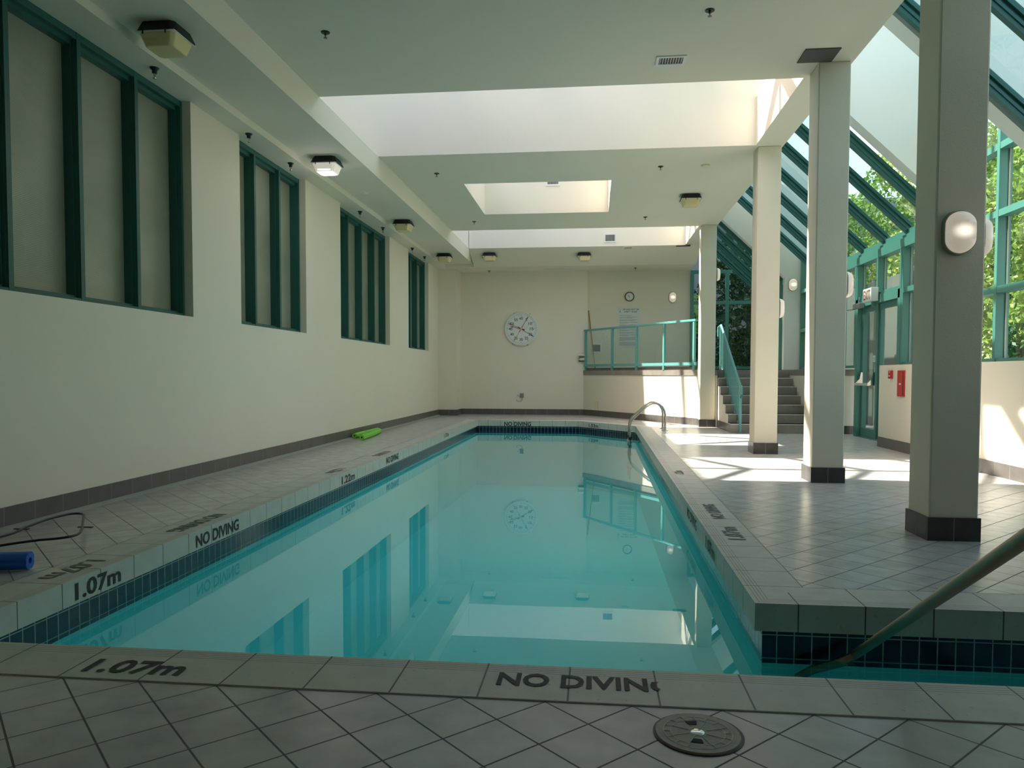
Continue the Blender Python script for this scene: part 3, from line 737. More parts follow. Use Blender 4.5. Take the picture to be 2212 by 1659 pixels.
# ------------------------------------------------------------------ ceiling lights
def make_light(lit, label, name='ceiling_light'):
    t = thing(name, label, 'ceiling light', (0, 0, 0), 'square ceiling lights')
    s = .165
    def fr(z0, z1, a, b):
        m = MB(); v = []
        for z, h in ((z0, a), (z1, b)):
            c = h*.22
            for (sx, sy) in ((-1,-1),(1,-1),(1,1),(-1,1)):
                pts = [(sx*h, sy*(h-c)), (sx*(h-c), sy*h)]
                if sx*sy < 0: pts = pts[::-1]
                v += [(x, y, z) for x, y in (pts if True else pts)]
        n = 8
        # order corners consistently by angle
        lo = sorted(v[:8], key=lambda p: math.atan2(p[1], p[0])); hi = sorted(v[8:], key=lambda p: math.atan2(p[1], p[0]))
        m.add(lo+hi, [tuple(range(7, -1, -1)), tuple(range(8, 16))] + [(i, (i+1) % 8, 8+(i+1) % 8, 8+i) for i in range(8)])
        return m
    h = fr(-.085, 0, .185, .15); h.v = [(x, y, z) for x, y, z in h.v]; H_ = h.build('housing', M['black'], t, bevel=.004)
    l = fr(-.20, -.085, .125, .165); LN = l.build('lens', M['lens_on'] if lit else M['lens_off'], t, bevel=.01)
    k = MB(); k.box((-.17, -.172, -.095), (.17, .172, -.086)); k.build('lens_rim', M['white'], LN)
    for sx in (-1, 1):
        k = MB(); k.box((sx*.10-.004, -.19, -.12), (sx*.10+.004, -.18, -.08)); k.build('clip', M['black'], H_)
    if lit:
        k = MB(); k.box((-.09, -.135, -.185), (.09, .135, -.11)); k.build('lamp', M['lamp_core'], LN)
        k = MB(); k.box((-.085, -.09, -.206), (.085, .09, -.200)); k.build('lamp_glow', M['lamp_core'], LN)
    return t
L0 = make_light(False, 'nearest black and cream ceiling light, above the first window')
L0.location = (-3.66, 6.19, ZM)
L1 = make_light(True, 'glowing ceiling light, the only one switched on')
L1.location = (-3.66, 10.1, ZM)
lab = ['unlit ceiling light on the left soffit above the third window', 'unlit ceiling light on the left soffit beside the farthest window', 'unlit ceiling light left of the pace clock, on the far sloped ceiling', 'unlit ceiling light above the pace clock\'s right side, far end', 'unlit ceiling light on the right, beside the third column']
zsl = lambda y: ZC-(y-19.1)*(ZC-4.0)/.9
for (x, y, z), lb in zip([(-3.67, 14.3, ZM), (-3.67, 18.3, ZM), (-2.70, 19.42, zsl(19.42)+.04), (-.26, 19.48, zsl(19.48)+.04), (1.705, 13.85, ZC)], lab):
    copy_tree(L0, (x, y, z), 0, lb, 'square ceiling lights')

# ------------------------------------------------------------------ sprinklers
def make_sprinkler():
    t = thing('ceiling_sprinkler', 'small dark sprinkler head on the flat ceiling', 'sprinkler', (0, 0, 0))
    k = MB(); k.lathe([(.001, 0), (.042, 0), (.040, -.008), (.012, -.012), (.001, -.012)], seg=20); k.build('cover_plate', M['black'], t, smooth=True)
    k = MB(); k.lathe([(.010, -.012), (.010, -.03), (.004, -.032), (.004, -.05), (.018, -.052), (.018, -.055), (.001, -.055)], seg=14); k.build('deflector', M['brass'], t, smooth=True)
    return t
sp = make_sprinkler(); sp.location = (-2.53, 6.96, ZC); sp['label'] = 'sprinkler head nearest the camera, on the left of the flat ceiling'; sp['group'] = 'sprinkler heads on the flat ceiling'
for (x, y, z), lb in zip([(1.0, 6.9, ZC), (-2.52, 11.95, ZC), (1.01, 11.9, ZC), (-2.52, 15.75, ZC), (1.03, 15.65, ZC), (-2.9, 20.75, 4.0), (1.1, 20.55, 4.0)],
    ['sprinkler head nearest the camera, on the right of the flat ceiling', 'sprinkler head left of and before the square skylight', 'sprinkler head right of and before the square skylight', 'sprinkler head behind the square skylight, left side', 'sprinkler head behind the square skylight, right side', 'tiny sprinkler head at the far end above the left of the pace clock', 'tiny sprinkler head at the far end above the safety rules board']):
    copy_tree(sp, (x, y, z), 0, lb, 'sprinkler heads on the flat ceiling')
def make_pendant():
    t = thing('soffit_sprinkler', '', 'sprinkler', (0, 0, 0), 'sprinklers above the left windows')
    k = MB(); k.lathe([(.001, 0), (.045, 0), (.034, -.02), (.024, -.024), (.022, -.055), (.012, -.06), (.001, -.06)], seg=18); k.build('fitting', M['black'], t, smooth=True)
    k = MB(); k.lathe([(.010, -.06), (.010, -.07), (.004, -.075), (.005, -.095), (.017, -.097), (.015, -.105), (.001, -.106)], seg=12)
    k.bar((.010, 0, -.065), (.006, 0, -.096), .003, .006, up=(0, 1, 0)); k.bar((-.010, 0, -.065), (-.006, 0, -.096), .003, .006, up=(0, 1, 0)); k.build('nozzle', M['steel'], t, smooth=True)
    return t
pn_ = make_pendant(); pn_.location = (-4.12, 6.76, ZS+.004); pn_['label'] = 'pendant sprinkler above the nearest window'
for y, lb in zip([8.7, 9.95, 13.0, 14.45, 16.85, 18.1], ['pendant sprinkler above the second window, nearer one', 'pendant sprinkler above the second window, farther one', 'pendant sprinkler above the third window, nearer one', 'pendant sprinkler above the third window, farther one', 'pendant sprinkler above the fourth window, nearer one', 'pendant sprinkler above the fourth window, farthest of all']):
    copy_tree(pn_, (-4.12, y, ZS+.004), 0, lb)

# ------------------------------------------------------------------ vents, hatch, detectors
def vent(label, o, u, v, w, h, n=9, slat_along='v', frame=.03, name='ceiling_vent', cat='vent', dark='black'):
    """louvred grille on plane o,u,v (normal = u x v towards the room)"""
    u = Vector(u); v = Vector(v); nn = u.cross(v); o = Vector(o)
    t = thing(name, label, cat, tuple(o))
    def bx(a0, a1, b0, b1, c0, c1, mb):
        pts = [o+u*a+v*b+nn*c for c in (c0, c1) for a, b in ((a0, b0), (a1, b0), (a1, b1), (a0, b1))]
        mb.add(pts, [(0,3,2,1),(4,5,6,7),(0,1,5,4),(1,2,6,5),(2,3,7,6),(3,0,4,7)])
    f = MB(); bx(-w/2, w/2, -h/2, -h/2+frame, 0, .012, f); bx(-w/2, w/2, h/2-frame, h/2, 0, .012, f); bx(-w/2, -w/2+frame, -h/2+frame, h/2-frame, 0, .012, f); bx(w/2-frame, w/2, -h/2+frame, h/2-frame, 0, .012, f)
    f.build('frame', M['white'], t)
    b = MB(); bx(-w/2+frame, w/2-frame, -h/2+frame, h/2-frame, 0, .002, b); b.build('duct_opening', M[dark], t)
    s = MB()
    L = w-2*frame if slat_along == 'v' else h-2*frame
    for i in range(n):
        c = -L/2+L*(i+.5)/n; d = L/n*.11
        if slat_along == 'v': bx(c-d, c+d, -h/2+frame, h/2-frame, .002, .009, s)
        else: bx(-w/2+frame, w/2-frame, c-d, c+d, .002, .009, s)
    s.build('louvres', M['white' if dark == 'black' else 'grey'], t)
    return t
DN = dict(u=(1, 0, 0), v=(0, -1, 0))
vent('white framed ceiling vent with dark slots on the near right ceiling', (.765, 7.93, ZC-.0005), (1, 0, 0), (0, -1, 0), .30, .22, 9)
vent('square black vent on the upright face of the far ceiling slot', (.39, S2Y[1]-.0005+.0, 4.55), (1, 0, 0), (0, 0, 1), .30, .22, 7, name='slot_vent')
vent('small vent high inside the square skylight shaft', (-.83, SK[3]-.0005, 4.98), (1, 0, 0), (0, 0, 1), .28, .20, 10, name='shaft_vent')
vent('long slim vent in the far ceiling above the pace clock', (-.97, 20.55, 4.0-.0005), (1, 0, 0), (0, -1, 0), .86, .14, 2, 'u', .02, name='linear_vent')
vent('small slot vent on the far sloped ceiling above the rules board', (.84, 19.18, zsl(19.18)-.0005), (1, 0, 0), Vector((0, -.9, .345)).normalized(), .22, .10, 2, 'u', .015, name='slot_diffuser')
k = MB(); k.box((2.06, 7.80, ZC-.012), (2.40, 8.12, ZC-.0005)); tag(k.build('access_panel', M['panel']), 'dark grey access panel in the ceiling against the second column', 'access panel')
k = MB(); k.box((2.02, 19.02, zsl(19.12)-.02), (2.36, 19.30, zsl(19.12)-.01)); tag(k.build('ceiling_hatch', M['panel']), 'dark hatch panel at the far ceiling beside the farthest column', 'access panel')
for (x, y, z), lb in (((1.69, 11.9, ZC), 'round cream smoke detector on the ceiling near the third column'), ((-3.73, 12.0, ZM), 'round flat disc detector on the left soffit between lights')):
    k = MB(); k.lathe([(.001, 0), (.07, 0), (.065, -.02), (.045, -.032), (.001, -.034)], (x, y, z), seg=24); tag(k.build('smoke_detector', M['cream'] if x > 0 else M['ceil'], smooth=True), lb, 'smoke detector')

# ------------------------------------------------------------------ oval wall lights (front faces -y, origin on the wall)
def make_bulkhead(label):
    t = thing('oval_wall_light', label, 'wall light', (0, 0, 0), 'oval wall lights')
    def oval(y0, y1, a, b, a1, b1, steps=5, dome=False):
        m = MB(); rings = []; N = 32
        def ring(a, b, y):
            out = []; r = a
            for i in range(N):
                th = 2*PI*i/N; c, s_ = math.cos(th), math.sin(th)
                out.append((r*c, y, r*s_ + (b-a if s_ > 1e-6 else (-(b-a) if s_ < -1e-6 else 0))))
            return out
        v = []
        for k_ in range(steps+1):
            q = k_/steps
            if dome: sc_ = math.sqrt(max(0, 1-(q*.97)**2)); y = y0+(y1-y0)*q; v.append(ring(a*(.55+.45*sc_) if q < 1 else a*.3, b*(.6+.4*sc_) if q < 1 else b*.5, y))
            else: v.append(ring(a+(a1-a)*q, b+(b1-b)*q, y0+(y1-y0)*q))
        pts = [p for r in v for p in r]; f = []
        for i in range(len(v)-1):
            for j in range(N): f.append((i*N+j, i*N+(j+1) % N, (i+1)*N+(j+1) % N, (i+1)*N+j))
        f += [tuple(range(N)), tuple(range((len(v)-1)*N, len(v)*N))[::-1]]
        m.add(pts, f); return m
    oval(0, -.035, .105, .150, .100, .145, 1).build('base', M['bulkhead_base'], t, smooth=True)
    oval(-.030, -.105, .094, .139, 0, 0, 8, True).build('globe', M['globe'], t, smooth=True)
    return t
b0 = make_bulkhead('oval glowing light on the front of the nearest column'); b0.location = (2.425, 5.375, 2.083)
for loc, rz, lb in [((2.605, 5.55, 2.083), PI/2, 'oval light on the right side of the nearest column, half hidden'),
                    ((2.605, 8.31, 2.083), PI/2, 'oval light on the right side of the second column'),
                    ((2.605, 11.17, 2.083), PI/2, 'oval light on the right side of the third column'),
                    ((2.605, 16.73, 3.30), PI/2, 'oval light high on the right side of the farthest column'),
                    ((4.63, YC0, 3.24), 0, 'small oval light on the white wall beside the far glazing'),
                    ((2.165, 21.25, 3.27), 0, 'oval light on the back wall of the platform, right of the round clock')]:
    copy_tree(b0, loc, rz, lb)

# ------------------------------------------------------------------ pace clock
pc = thing('pace_clock', 'large round white pace clock with numerals up to 60 on the far wall', 'clock', (-2.023, YF, 2.40))
cx, cz, R_ = -2.023, 2.40, .465; yb = YF-.05
k = MB(); k.lathe([(.45, 0), (R_, -.005), (R_+.005, -.05), (R_-.02, -.065), (R_-.03, -.05), (.43, -.05)], (cx, YF, cz), 'y', 64, False); k.build('rim', M['white'], pc, smooth=True)
k = MB(); k.lathe([(.44, -.03), (.438, -.052), (.001, -.052)], (cx, YF, cz), 'y', 64); FC = k.build('face', M['clock_face'], pc)
k = MB()
for i in range(60):
    a = PI/2-2*PI*i/60; r0, r1 = (.35, .43) if i % 5 == 0 else (.38, .43); w = .0035 if i % 5 == 0 else .0022
    p0 = Vector((cx+r0*math.cos(a), YF-.053, cz+r0*math.sin(a))); p1 = Vector((cx+r1*math.cos(a), YF-.053, cz+r1*math.sin(a))); s_ = Vector((-math.sin(a), 0, math.cos(a)))*w
    k.face([p0-s_, p0+s_, p1+s_, p1-s_])
k.build('tick_marks', M['letters'], FC)
for i in range(12):
    k = MB()
    nlab = '60' if i == 0 else str(5*i); a = PI/2-2*PI*i/12; w = .10 if len(nlab) == 2 else .045; h = .078; r = .295
    x_, z_ = cx+r*math.cos(a), cz+r*math.sin(a); text_mb(k, nlab, (x_-w/2, YF-.053, z_-h/2), (1, 0, 0), (0, 0, 1), w, h, .001)
    k.build('numeral', M['letters'], FC)
def hand(sec, L, mat, y, w=.006, tip=.10):
    a = PI/2-2*PI*sec/60; d = Vector((math.cos(a), 0, math.sin(a))); s_ = Vector((-math.sin(a), 0, math.cos(a))); c = Vector((cx, y, cz)); k = MB()
    q = [c-d*.10-s_*w*2.2, c-d*.10+s_*w*2.2, c-s_*-w, c+d*(L-tip)+s_*w*.6, c+d*(L-tip)+s_*w*2.6, c+d*L, c+d*(L-tip)-s_*w*2.6, c+d*(L-tip)-s_*w*.6, c-s_*w]
    k.prism([tuple(p) for p in q], (0, -.003, 0)); h_ = k.build('hand', M[mat], pc); return h_
hand(5, .42, 'letters', YF-.060)['label'] = 'black hand'; hand(20.3, .42, 'letters', YF-.064)['label'] = 'black hand'
hand(35, .42, 'orange', YF-.068)['label'] = 'orange hand'; hand(49, .42, 'red', YF-.072)['label'] = 'red hand'; hand(47.2, .33, 'letters', YF-.076)['label'] = 'short black hand'
k = MB(); k.lathe([(.02, 0), (.02, -.03), (.001, -.032)], (cx, YF-.055, cz), 'y', 16); k.build('hub', M['cream'], pc)
for a in (60, 115, 240, 292):
    k = MB(); r = R_+.012; k.lathe([(.012, 0), (.012, -.03), (.001, -.03)], (cx+r*math.cos(math.radians(a)), YF, cz+r*math.sin(math.radians(a))), 'y', 10); k.build('mounting_hook', M['black'], pc)
# small clock, rules board
c2 = thing('round_clock', 'small round black rimmed clock above the rules board', 'clock', (.98, 21.25, 3.30))
k = MB(); k.lathe([(.12, 0), (.13, -.01), (.13, -.04), (.115, -.045), (.108, -.03)], (.98, 21.25, 3.30), 'y', 40, False); k.build('rim', M['black'], c2, smooth=True)
k = MB(); k.lathe([(.112, -.01), (.112, -.03), (.001, -.03)], (.98, 21.25, 3.30), 'y', 40); k.build('face', M['clock_face'], c2)
k = MB(); k.bar((.98, 21.218, 3.30), (.94, 21.218, 3.35), .004, .01); k.bar((.98, 21.217, 3.30), (.985, 21.217, 3.25), .004, .006); k.bar((.98, 21.216, 3.30), (.91, 21.216, 3.31), .003, .004); k.build('hands', M['letters'], c2)
k = MB()
for i in range(12):
    a = 2*PI*i/12; k.box((.98+.09*math.cos(a)-.004, 21.217, 3.30+.09*math.sin(a)-.006), (.98+.09*math.cos(a)+.004, 21.2185, 3.30+.09*math.sin(a)+.006))
k.build('hour_marks', M['letters'], c2)
sg = thing('rules_board', 'white board headed SPA AND HOT TUB SAFETY RULES behind the railing', 'sign', (.95, 21.25, 1.89))
k = MB(); k.box((.645, 21.235, 1.89), (1.265, 21.25, 3.02)); BD = k.build('board', M['paper'], sg)
k = MB(); text_mb(k, 'SPA AND HOT TUB', (.80, 21.2345, 2.925), (1, 0, 0), (0, 0, 1), .44, .042, .001); k.build('heading_line', M['letters'], BD); k = MB(); text_mb(k, 'SAFETY  RULES', (.835, 21.2345, 2.862), (1, 0, 0), (0, 0, 1), .36, .042, .001); k.build('heading_line', M['letters'], BD)
k = MB(); z = 2.77; rnd = random.Random(3)
while z > 1.93:
    nl = rnd.choice([1, 2, 2]) if z > 2.2 else 5
    for j in range(nl):
        w = .50 if j < nl-1 else rnd.uniform(.12, .48)
        x = .71
        while x < .71+w:
            ww = rnd.uniform(.02, .055); k.box((x, 21.2335, z), (min(x+ww, .71+w), 21.2345, z+.011)); x += ww+.008
        z -= .022
        if z < 1.93: break
    z -= .026
s_ = k.build('small_print', M['greytext'], BD); s_['label'] = 'rows of small grey print'
k = MB(); k.prism([(.70, 21.2335, 2.86), (.745, 21.2335, 2.86), (.732, 21.2335, 2.90), (.728, 21.2335, 2.96), (.718, 21.2335, 2.96), (.714, 21.2335, 2.90)], (0, .001, 0)); k.build('emblem', M['greytext'], BD)
vent('square wall grille low behind the railing', (.07, 21.2495, 1.87), (1, 0, 0), (0, 0, 1), .29, .26, 6, 'u', .035, name='wall_grille', dark='grey')
# wooden pole
k = MB(); k.tube([(.045, 21.16, PZ+.0), (.03, 21.17, PZ+.16)], .012, 10)
wp = thing('wooden_pole', 'long slim wooden pole leaning on the wall behind the railing', 'pole', (.04, 21.1, PZ))
k.build('pole_tip', M['black'], wp); k = MB(); k.tube([(.03, 21.17, PZ+.14), (-.15, 21.23, 2.92)], [.010, .015], 10); k.build('shaft', M['wood'], wp, smooth=True)
# dispenser
dp = thing('paper_dispenser', 'small metal paper dispenser on the wall left of the railing', 'dispenser', (-.31, YF, 1.50))
k = MB(); k.box((-.415, YF-.10, 1.57), (-.24, YF, 1.67)); k.build('cover', M['steel'], dp, bevel=.01)
k = MB(); k.tube([(-.385, YF-.06, 1.555), (-.255, YF-.06, 1.555)], .045, 16); k.build('roll', M['white'], dp, smooth=True)
k = MB(); k.box((-.415, YF-.05, 1.49), (-.24, YF, 1.52)); k.build('tray', M['black'], dp)
# outlet with adapter
ol = thing('wall_outlet', 'white outlet with grey plugged box and hanging cord under the pace clock', 'outlet', (-2.1, YF, .45))
k = MB(); k.box((-2.16, YF-.012, .50), (-2.075, YF, .60)); k.build('cover_plate', M['white'], ol, bevel=.003)
k = MB(); k.box((-2.125, YF-.014, .535), (-2.11, YF-.011, .555)); k.build('socket', M['black'], ol)
k = MB(); k.box((-2.05, YF-.05, .475), (-1.955, YF, .60)); k.build('adapter', M['grey'], ol, bevel=.005)
k = MB(); k.box((-2.16, YF-.03, .43), (-2.12, YF, .48)); k.build('plug', M['white'], ol)
k = MB(); k.tube([(-2.15, YF-.02, .44), (-2.14, YF-.02, .39), (-2.09, YF-.02, .365), (-2.03, YF-.02, .375), (-1.99, YF-.02, .42), (-1.985, YF-.02, .48)], .006, 8); k.build('cord', M['gasket'], ol, smooth=True)
# cream cover plate on the platform wall
def onplat(s, z, off=0): v = Vector(pa)+pd*s+pn*off; return Vector((v.x, v.y, z))
s0 = .66
k = MB(); k.bar(onplat(s0-.085+.0, .285, .008), onplat(s0+.085, .285, .008), .012, .25); tag(k.build('cover_plate', M['cream']), 'cream cover plate low on the platform wall', 'cover plate')

# red fire alarm things
rb = thing('fire_alarm_pull', 'small red box on the low wall beside the door, left of the larger one', 'fire alarm', (4.5, 11.96, 1.07))
k = MB(); k.box((4.47, 11.90, 1.075), (4.51, 12.02, 1.20)); k.build('case', M['red'], rb, bevel=.004)
k = MB(); text_mb(k, 'FIRE', (4.4695, 11.99, 1.17), (0, -1, 0), (0, 0, 1), .06, .018, .001); k.build('lettering', M['white'], rb)
k = MB(); k.box((4.463, 11.935, 1.11), (4.47, 11.985, 1.125)); k.build('pull_bar', M['white'], rb)
rb = thing('fire_cabinet', 'tall red metal box with a white knob on the low wall by the door', 'fire cabinet', (4.5, 11.56, .81))
k = MB(); k.box((4.475, 11.45, .815), (4.51, 11.68, 1.198)); k.build('case', M['red'], rb, bevel=.004)
k = MB(); k.box((4.47, 11.455, .83), (4.475, 11.47, 1.18)); k.build('dark_edge_label', M['black'], rb)
k = MB(); k.lathe([(.012, 0), (.012, -.02), (.001, -.022)], (4.475, 11.55, 1.0), 'x', 12); k.build('knob', M['white'], rb)

# ------------------------------------------------------------------ pool ladder, hand rail
ld = thing('pool_ladder', 'curved stainless pool ladder rails at the far right corner', 'pool ladder', (1.1, 15.7, 0))
def arc(c, r, a0, a1, n=8): return [(c[0]+r*math.cos(math.radians(a0+(a1-a0)*i/n)), c[1]+r*math.sin(math.radians(a0+(a1-a0)*i/n))) for i in range(n+1)]
path = [(.745, -1.0), (.745, -.3)] + [(.745, .02)] + arc((.90, .10), .155, 190, 135, 5) + [(1.03, .455)][:0]
path = [(.745, -1.0), (.745, -.2), (.745, .05), (.752, .12), (.775, .18), (.81, .235), (1.05, .465), (1.12, .52), (1.19, .55), (1.26, .55), (1.33, .525), (1.39, .475), (1.43, .40), (1.445, .32), (1.445, .2), (1.445, 0)]
for y in (15.40, 15.93):
    k = MB(); k.tube([(x, y, z) for x, z in path], .021, 14); r_ = k.build('side_rail', M['steel'], ld, smooth=True)
    k = MB(); k.lathe([(.001, .028), (.026, .028), (.030, .012), (.062, .010), (.064, 0), (.001, 0)], (1.445, y, .001), seg=24); k.build('flange', M['chrome'], ld, smooth=True)
for z in (-.24, -.5, -.78):
    k = MB(); k.box((.70, 15.40, z-.015), (.79, 15.93, z+.015)); k.build('tread', M['grey'], ld, bevel=.005)
k = MB()
for y in (15.40, 15.93): k.tube([(.745, y, -.2), (.745, y, -.14)], .033, 14)
k.build('rail_collar', M['black'], ld, smooth=True)
hr = thing('entry_handrail', 'stout metal handrail sloping down into the water at the near right', 'handrail', (1.05, 1.2, 0))
k = MB(); P1 = Vector((1.262, 3.72, -.215)); P2 = Vector((1.052, 1.95, .728)); d_ = (P2-P1)
k.tube([tuple(P1+Vector((-.30, .02, -.62))), tuple(P1+Vector((-.29, .02, -.22))), tuple(P1+Vector((-.255, .02, -.13))), tuple(P1+Vector((-.19, .02, -.09))), tuple(P1+Vector((-.06, .01, -.045))), tuple(P1), tuple(P1+d_*.3), tuple(P1+d_*.6), tuple(P2), tuple(P2+d_*.33), tuple(P2+d_*.38+Vector((0, 0, -.03))), tuple(P2+d_*.40+Vector((0, 0, -.10))), (1.0, 1.2, .3), (1.0, 1.2, 0)], .021, 18)
k.build('rail', M['rail_steel'], hr, smooth=True)
k = MB(); k.lathe([(.001, .028), (.026, .028), (.03, .012), (.062, .01), (.064, 0), (.001, 0)], (1.0, 1.2, .001), seg=24); k.build('flange', M['chrome'], hr, smooth=True)

# ------------------------------------------------------------------ small things on the deck
def noodle(name, label, cat, p, q, r, mat, bend=(0, 0, 0), group=None, hole=.35, nlobe=6):
    P = Vector(p); Q = Vector(q); d = (Q-P).normalized(); up = Vector((0, 0, 1)); s = d.cross(up).normalized(); u2 = s.cross(d); N = 48; v = []; f = []; K = 8
    for i in range(K+1):
        t = i/K; c = P+(Q-P)*t+Vector(bend)*math.sin(PI*t)
        for j in range(N):
            a = 2*PI*j/N; rr = r*(1-.13*max(0, math.cos(nlobe*a))**2); v.append(c+s*(rr*math.cos(a))+u2*(rr*math.sin(a)))
        for j in range(N):
            a = 2*PI*j/N; v.append(c+s*(r*hole*math.cos(a))+u2*(r*hole*math.sin(a)))
    for i in range(K):
        for j in range(N):
            a = i*2*N+j; b = i*2*N+(j+1) % N; f.append((a, b, b+2*N, a+2*N)); f.append((b+N, a+N, a+3*N, b+3*N))
    for base, fl_ in ((0, 1), (K*2*N, 0)):
        for j in range(N):
            a = base+j; b = base+(j+1) % N; f.append((a, a+N, b+N, b) if fl_ else (a, b, b+N, a+N))
    m = MB(); m.add(v, f); return tag(m.build(name, M[mat], smooth=True), label, cat, group)
noodle('pool_noodle', 'lime green foam noodle lying against the left wall skirting', 'pool noodle', (-4.165, 12.75, .048), (-4.155, 14.15, .048), .046, 'noodle', group='green noodles by the left wall')
noodle('pool_noodle', 'lime green foam noodle lying angled beside the one against the wall', 'pool noodle', (-3.93, 12.42, .048), (-4.06, 13.95, .048), .046, 'noodle', (.02, 0, 0), group='green noodles by the left wall')
noodle('foam_float', 'blue foam float tip at the left edge of the picture', 'pool noodle', (-3.215, 3.95, .055), (-3.96, 3.76, .055), .052, 'blue_foam', nlobe=4)
def smooth_path(P, n=6):
    out = []
    for i in range(len(P)-1):
        p0, p1, p2, p3 = (Vector(P[max(i-1, 0)]), Vector(P[i]), Vector(P[i+1]), Vector(P[min(i+2, len(P)-1)]))
        for j in range(n):
            t = j/n; out.append(.5*((2*p1)+(p2-p0)*t+(2*p0-5*p1+4*p2-p3)*t*t+(3*p1-p0-3*p2+p3)*t**3))
    return out+[Vector(P[-1])]
k = MB(); k.tube(smooth_path([(-4.18, 3.4, .02), (-4.12, 4.1, .03), (-3.89, 4.52, .05), (-3.944, 4.83, .055), (-3.975, 5.045, .06), (-3.975, 5.22, .06), (-3.94, 5.30, .06), (-3.87, 5.29, .06), (-3.79, 5.20, .07), (-3.684, 5.05, .075), (-3.58, 4.90, .075), (-3.49, 4.77, .07), (-3.42, 4.64, .06), (-3.41, 4.55, .06), (-3.47, 4.50, .055), (-3.60, 4.47, .045), (-3.762, 4.37, .03), (-3.95, 4.15, .015), (-4.1, 3.7, .01)]), .0085, 10)
tag(k.build('rubber_hose', M['cable'], smooth=True), 'thin black hose bent in a loop on the left deck', 'hose')
for x, y, lb in ((-3.69, 5.10, 'small black floor drain slot just past the hose loop'), (-4.10, 4.98, 'thin black clip beside the wall where the hose crosses')):
    k = MB(); k.box((x-.07, y-.012, .001), (x+.04, y+.012, .006)); tag(k.build('floor_drain', M['black']), lb, 'drain')
# skimmer lid
cxs, cys, rs = .334, 2.366, .140
sk = thing('skimmer_lid', 'round grey skimmer lid with two finger slots in the near deck', 'lid', (cxs, cys, 0))
k = MB(); k.lathe([(.001, .001), (rs, .001), (rs, .0025), (.001, .0025)], (cxs, cys, 0), seg=64); k.build('recess_ring', M['black'], sk)
k = MB(); k.lathe([(.001, .002), (rs-.007, .002), (rs-.010, .008), (.001, .009)], (cxs-.002, cys-.004, 0), seg=64); k.build('lid_plate', M['lid'], sk, smooth=True)
k = MB()
for r in (.026, .082, .104):
    for i in range(48):
        a0, a1 = 2*PI*i/48, 2*PI*(i+1)/48
        p_ = lambda rr, a, z: (cxs-.002+rr*math.cos(a), cys-.004+rr*math.sin(a), z)
        k.face([p_(r, a0, .0098), p_(r, a1, .0098), p_(r+.003, a1, .0098), p_(r+.003, a0, .0098)][::-1])
for i in range(8):
    a = 2*PI*i/8+.35; d_ = Vector((math.cos(a), math.sin(a), 0)); c_ = Vector((cxs-.002, cys-.004, .0098)); k.bar(c_+d_*.028, c_+d_*.082, .0022, .001)
for i in range(16):
    a = 2*PI*i/16; d_ = Vector((math.cos(a), math.sin(a), 0)); c_ = Vector((cxs-.002, cys-.004, .0098)); k.bar(c_+d_*.085, c_+d_*.104, .0022, .001)
k.build('raised_ribs', M['lid_line'], sk)
for a in (100, 262):
    a = math.radians(a); d_ = Vector((math.cos(a), math.sin(a), 0)); s_ = Vector((-d_.y, d_.x, 0)); c_ = Vector((cxs-.002, cys-.004, .0100)); k = MB()
    k.prism([tuple(c_+d_*.048-s_*.012), tuple(c_+d_*.048+s_*.012), tuple(c_+d_*.072+s_*.019), tuple(c_+d_*.072-s_*.019)], (0, 0, .0006)); k.build('finger_slot', M['dark'], sk)
k = MB(); k.lathe([(.001, 0), (.022, 0), (.018, .002), (.001, .0028)], (cxs-.002, cys-.004, .0095), seg=24); k.build('centre_boss', M['chrome'], sk, smooth=True)

# ------------------------------------------------------------------ outdoors
gr = MB(); gr.face([(4.96, -8, -.03), (40, -8, -.03), (40, 60, -.03), (4.96, 60, -.03)]); gr.face([(-9, 21.6, -.03), (4.96, 21.6, -.03), (4.96, 60, -.03), (-9, 60, -.03)])
struct(gr, 'floor_outside', M['paving'])
rf = MB(); rf.box((-9, 21.62, -.03), (2.2, 34, 8.5)); struct(rf, 'wall_shade_far', M['building'])  # unseen building block added to shade the ground beyond the far glazing
rt_ = MB(); rt_.box((6.2, 15.8, -.02), (6.4, 21.0, 3.2)); struct(rt_, 'wall_outside', M['stucco'])
def leaves(mb, center, rad, n, size, rng, flat=.75):
    c = np.array(center); d = rng.normal(size=(n, 3)); d /= np.linalg.norm(d, axis=1)[:, None]
    r = rng.uniform(.55, 1, n)**.5; p = c + d*np.array(rad)*r[:, None]
    a = rng.normal(size=(n, 3)); a /= np.linalg.norm(a, axis=1)[:, None]; b = np.cross(a, rng.normal(size=(n, 3))); b /= np.linalg.norm(b, axis=1)[:, None]
    s = size*rng.uniform(.6, 1.25, n)[:, None]
    v = np.stack([p-a*s, p+b*s*.5, p+a*s, p-b*s*.5], 1).reshape(-1, 3)
    base = len(mb.v); mb.v += [tuple(x) for x in v.tolist()]; mb.f += [(base+4*i, base+4*i+1, base+4*i+2, base+4*i+3) for i in range(n)]; mb.uv += [(0, 0)]*(4*n)
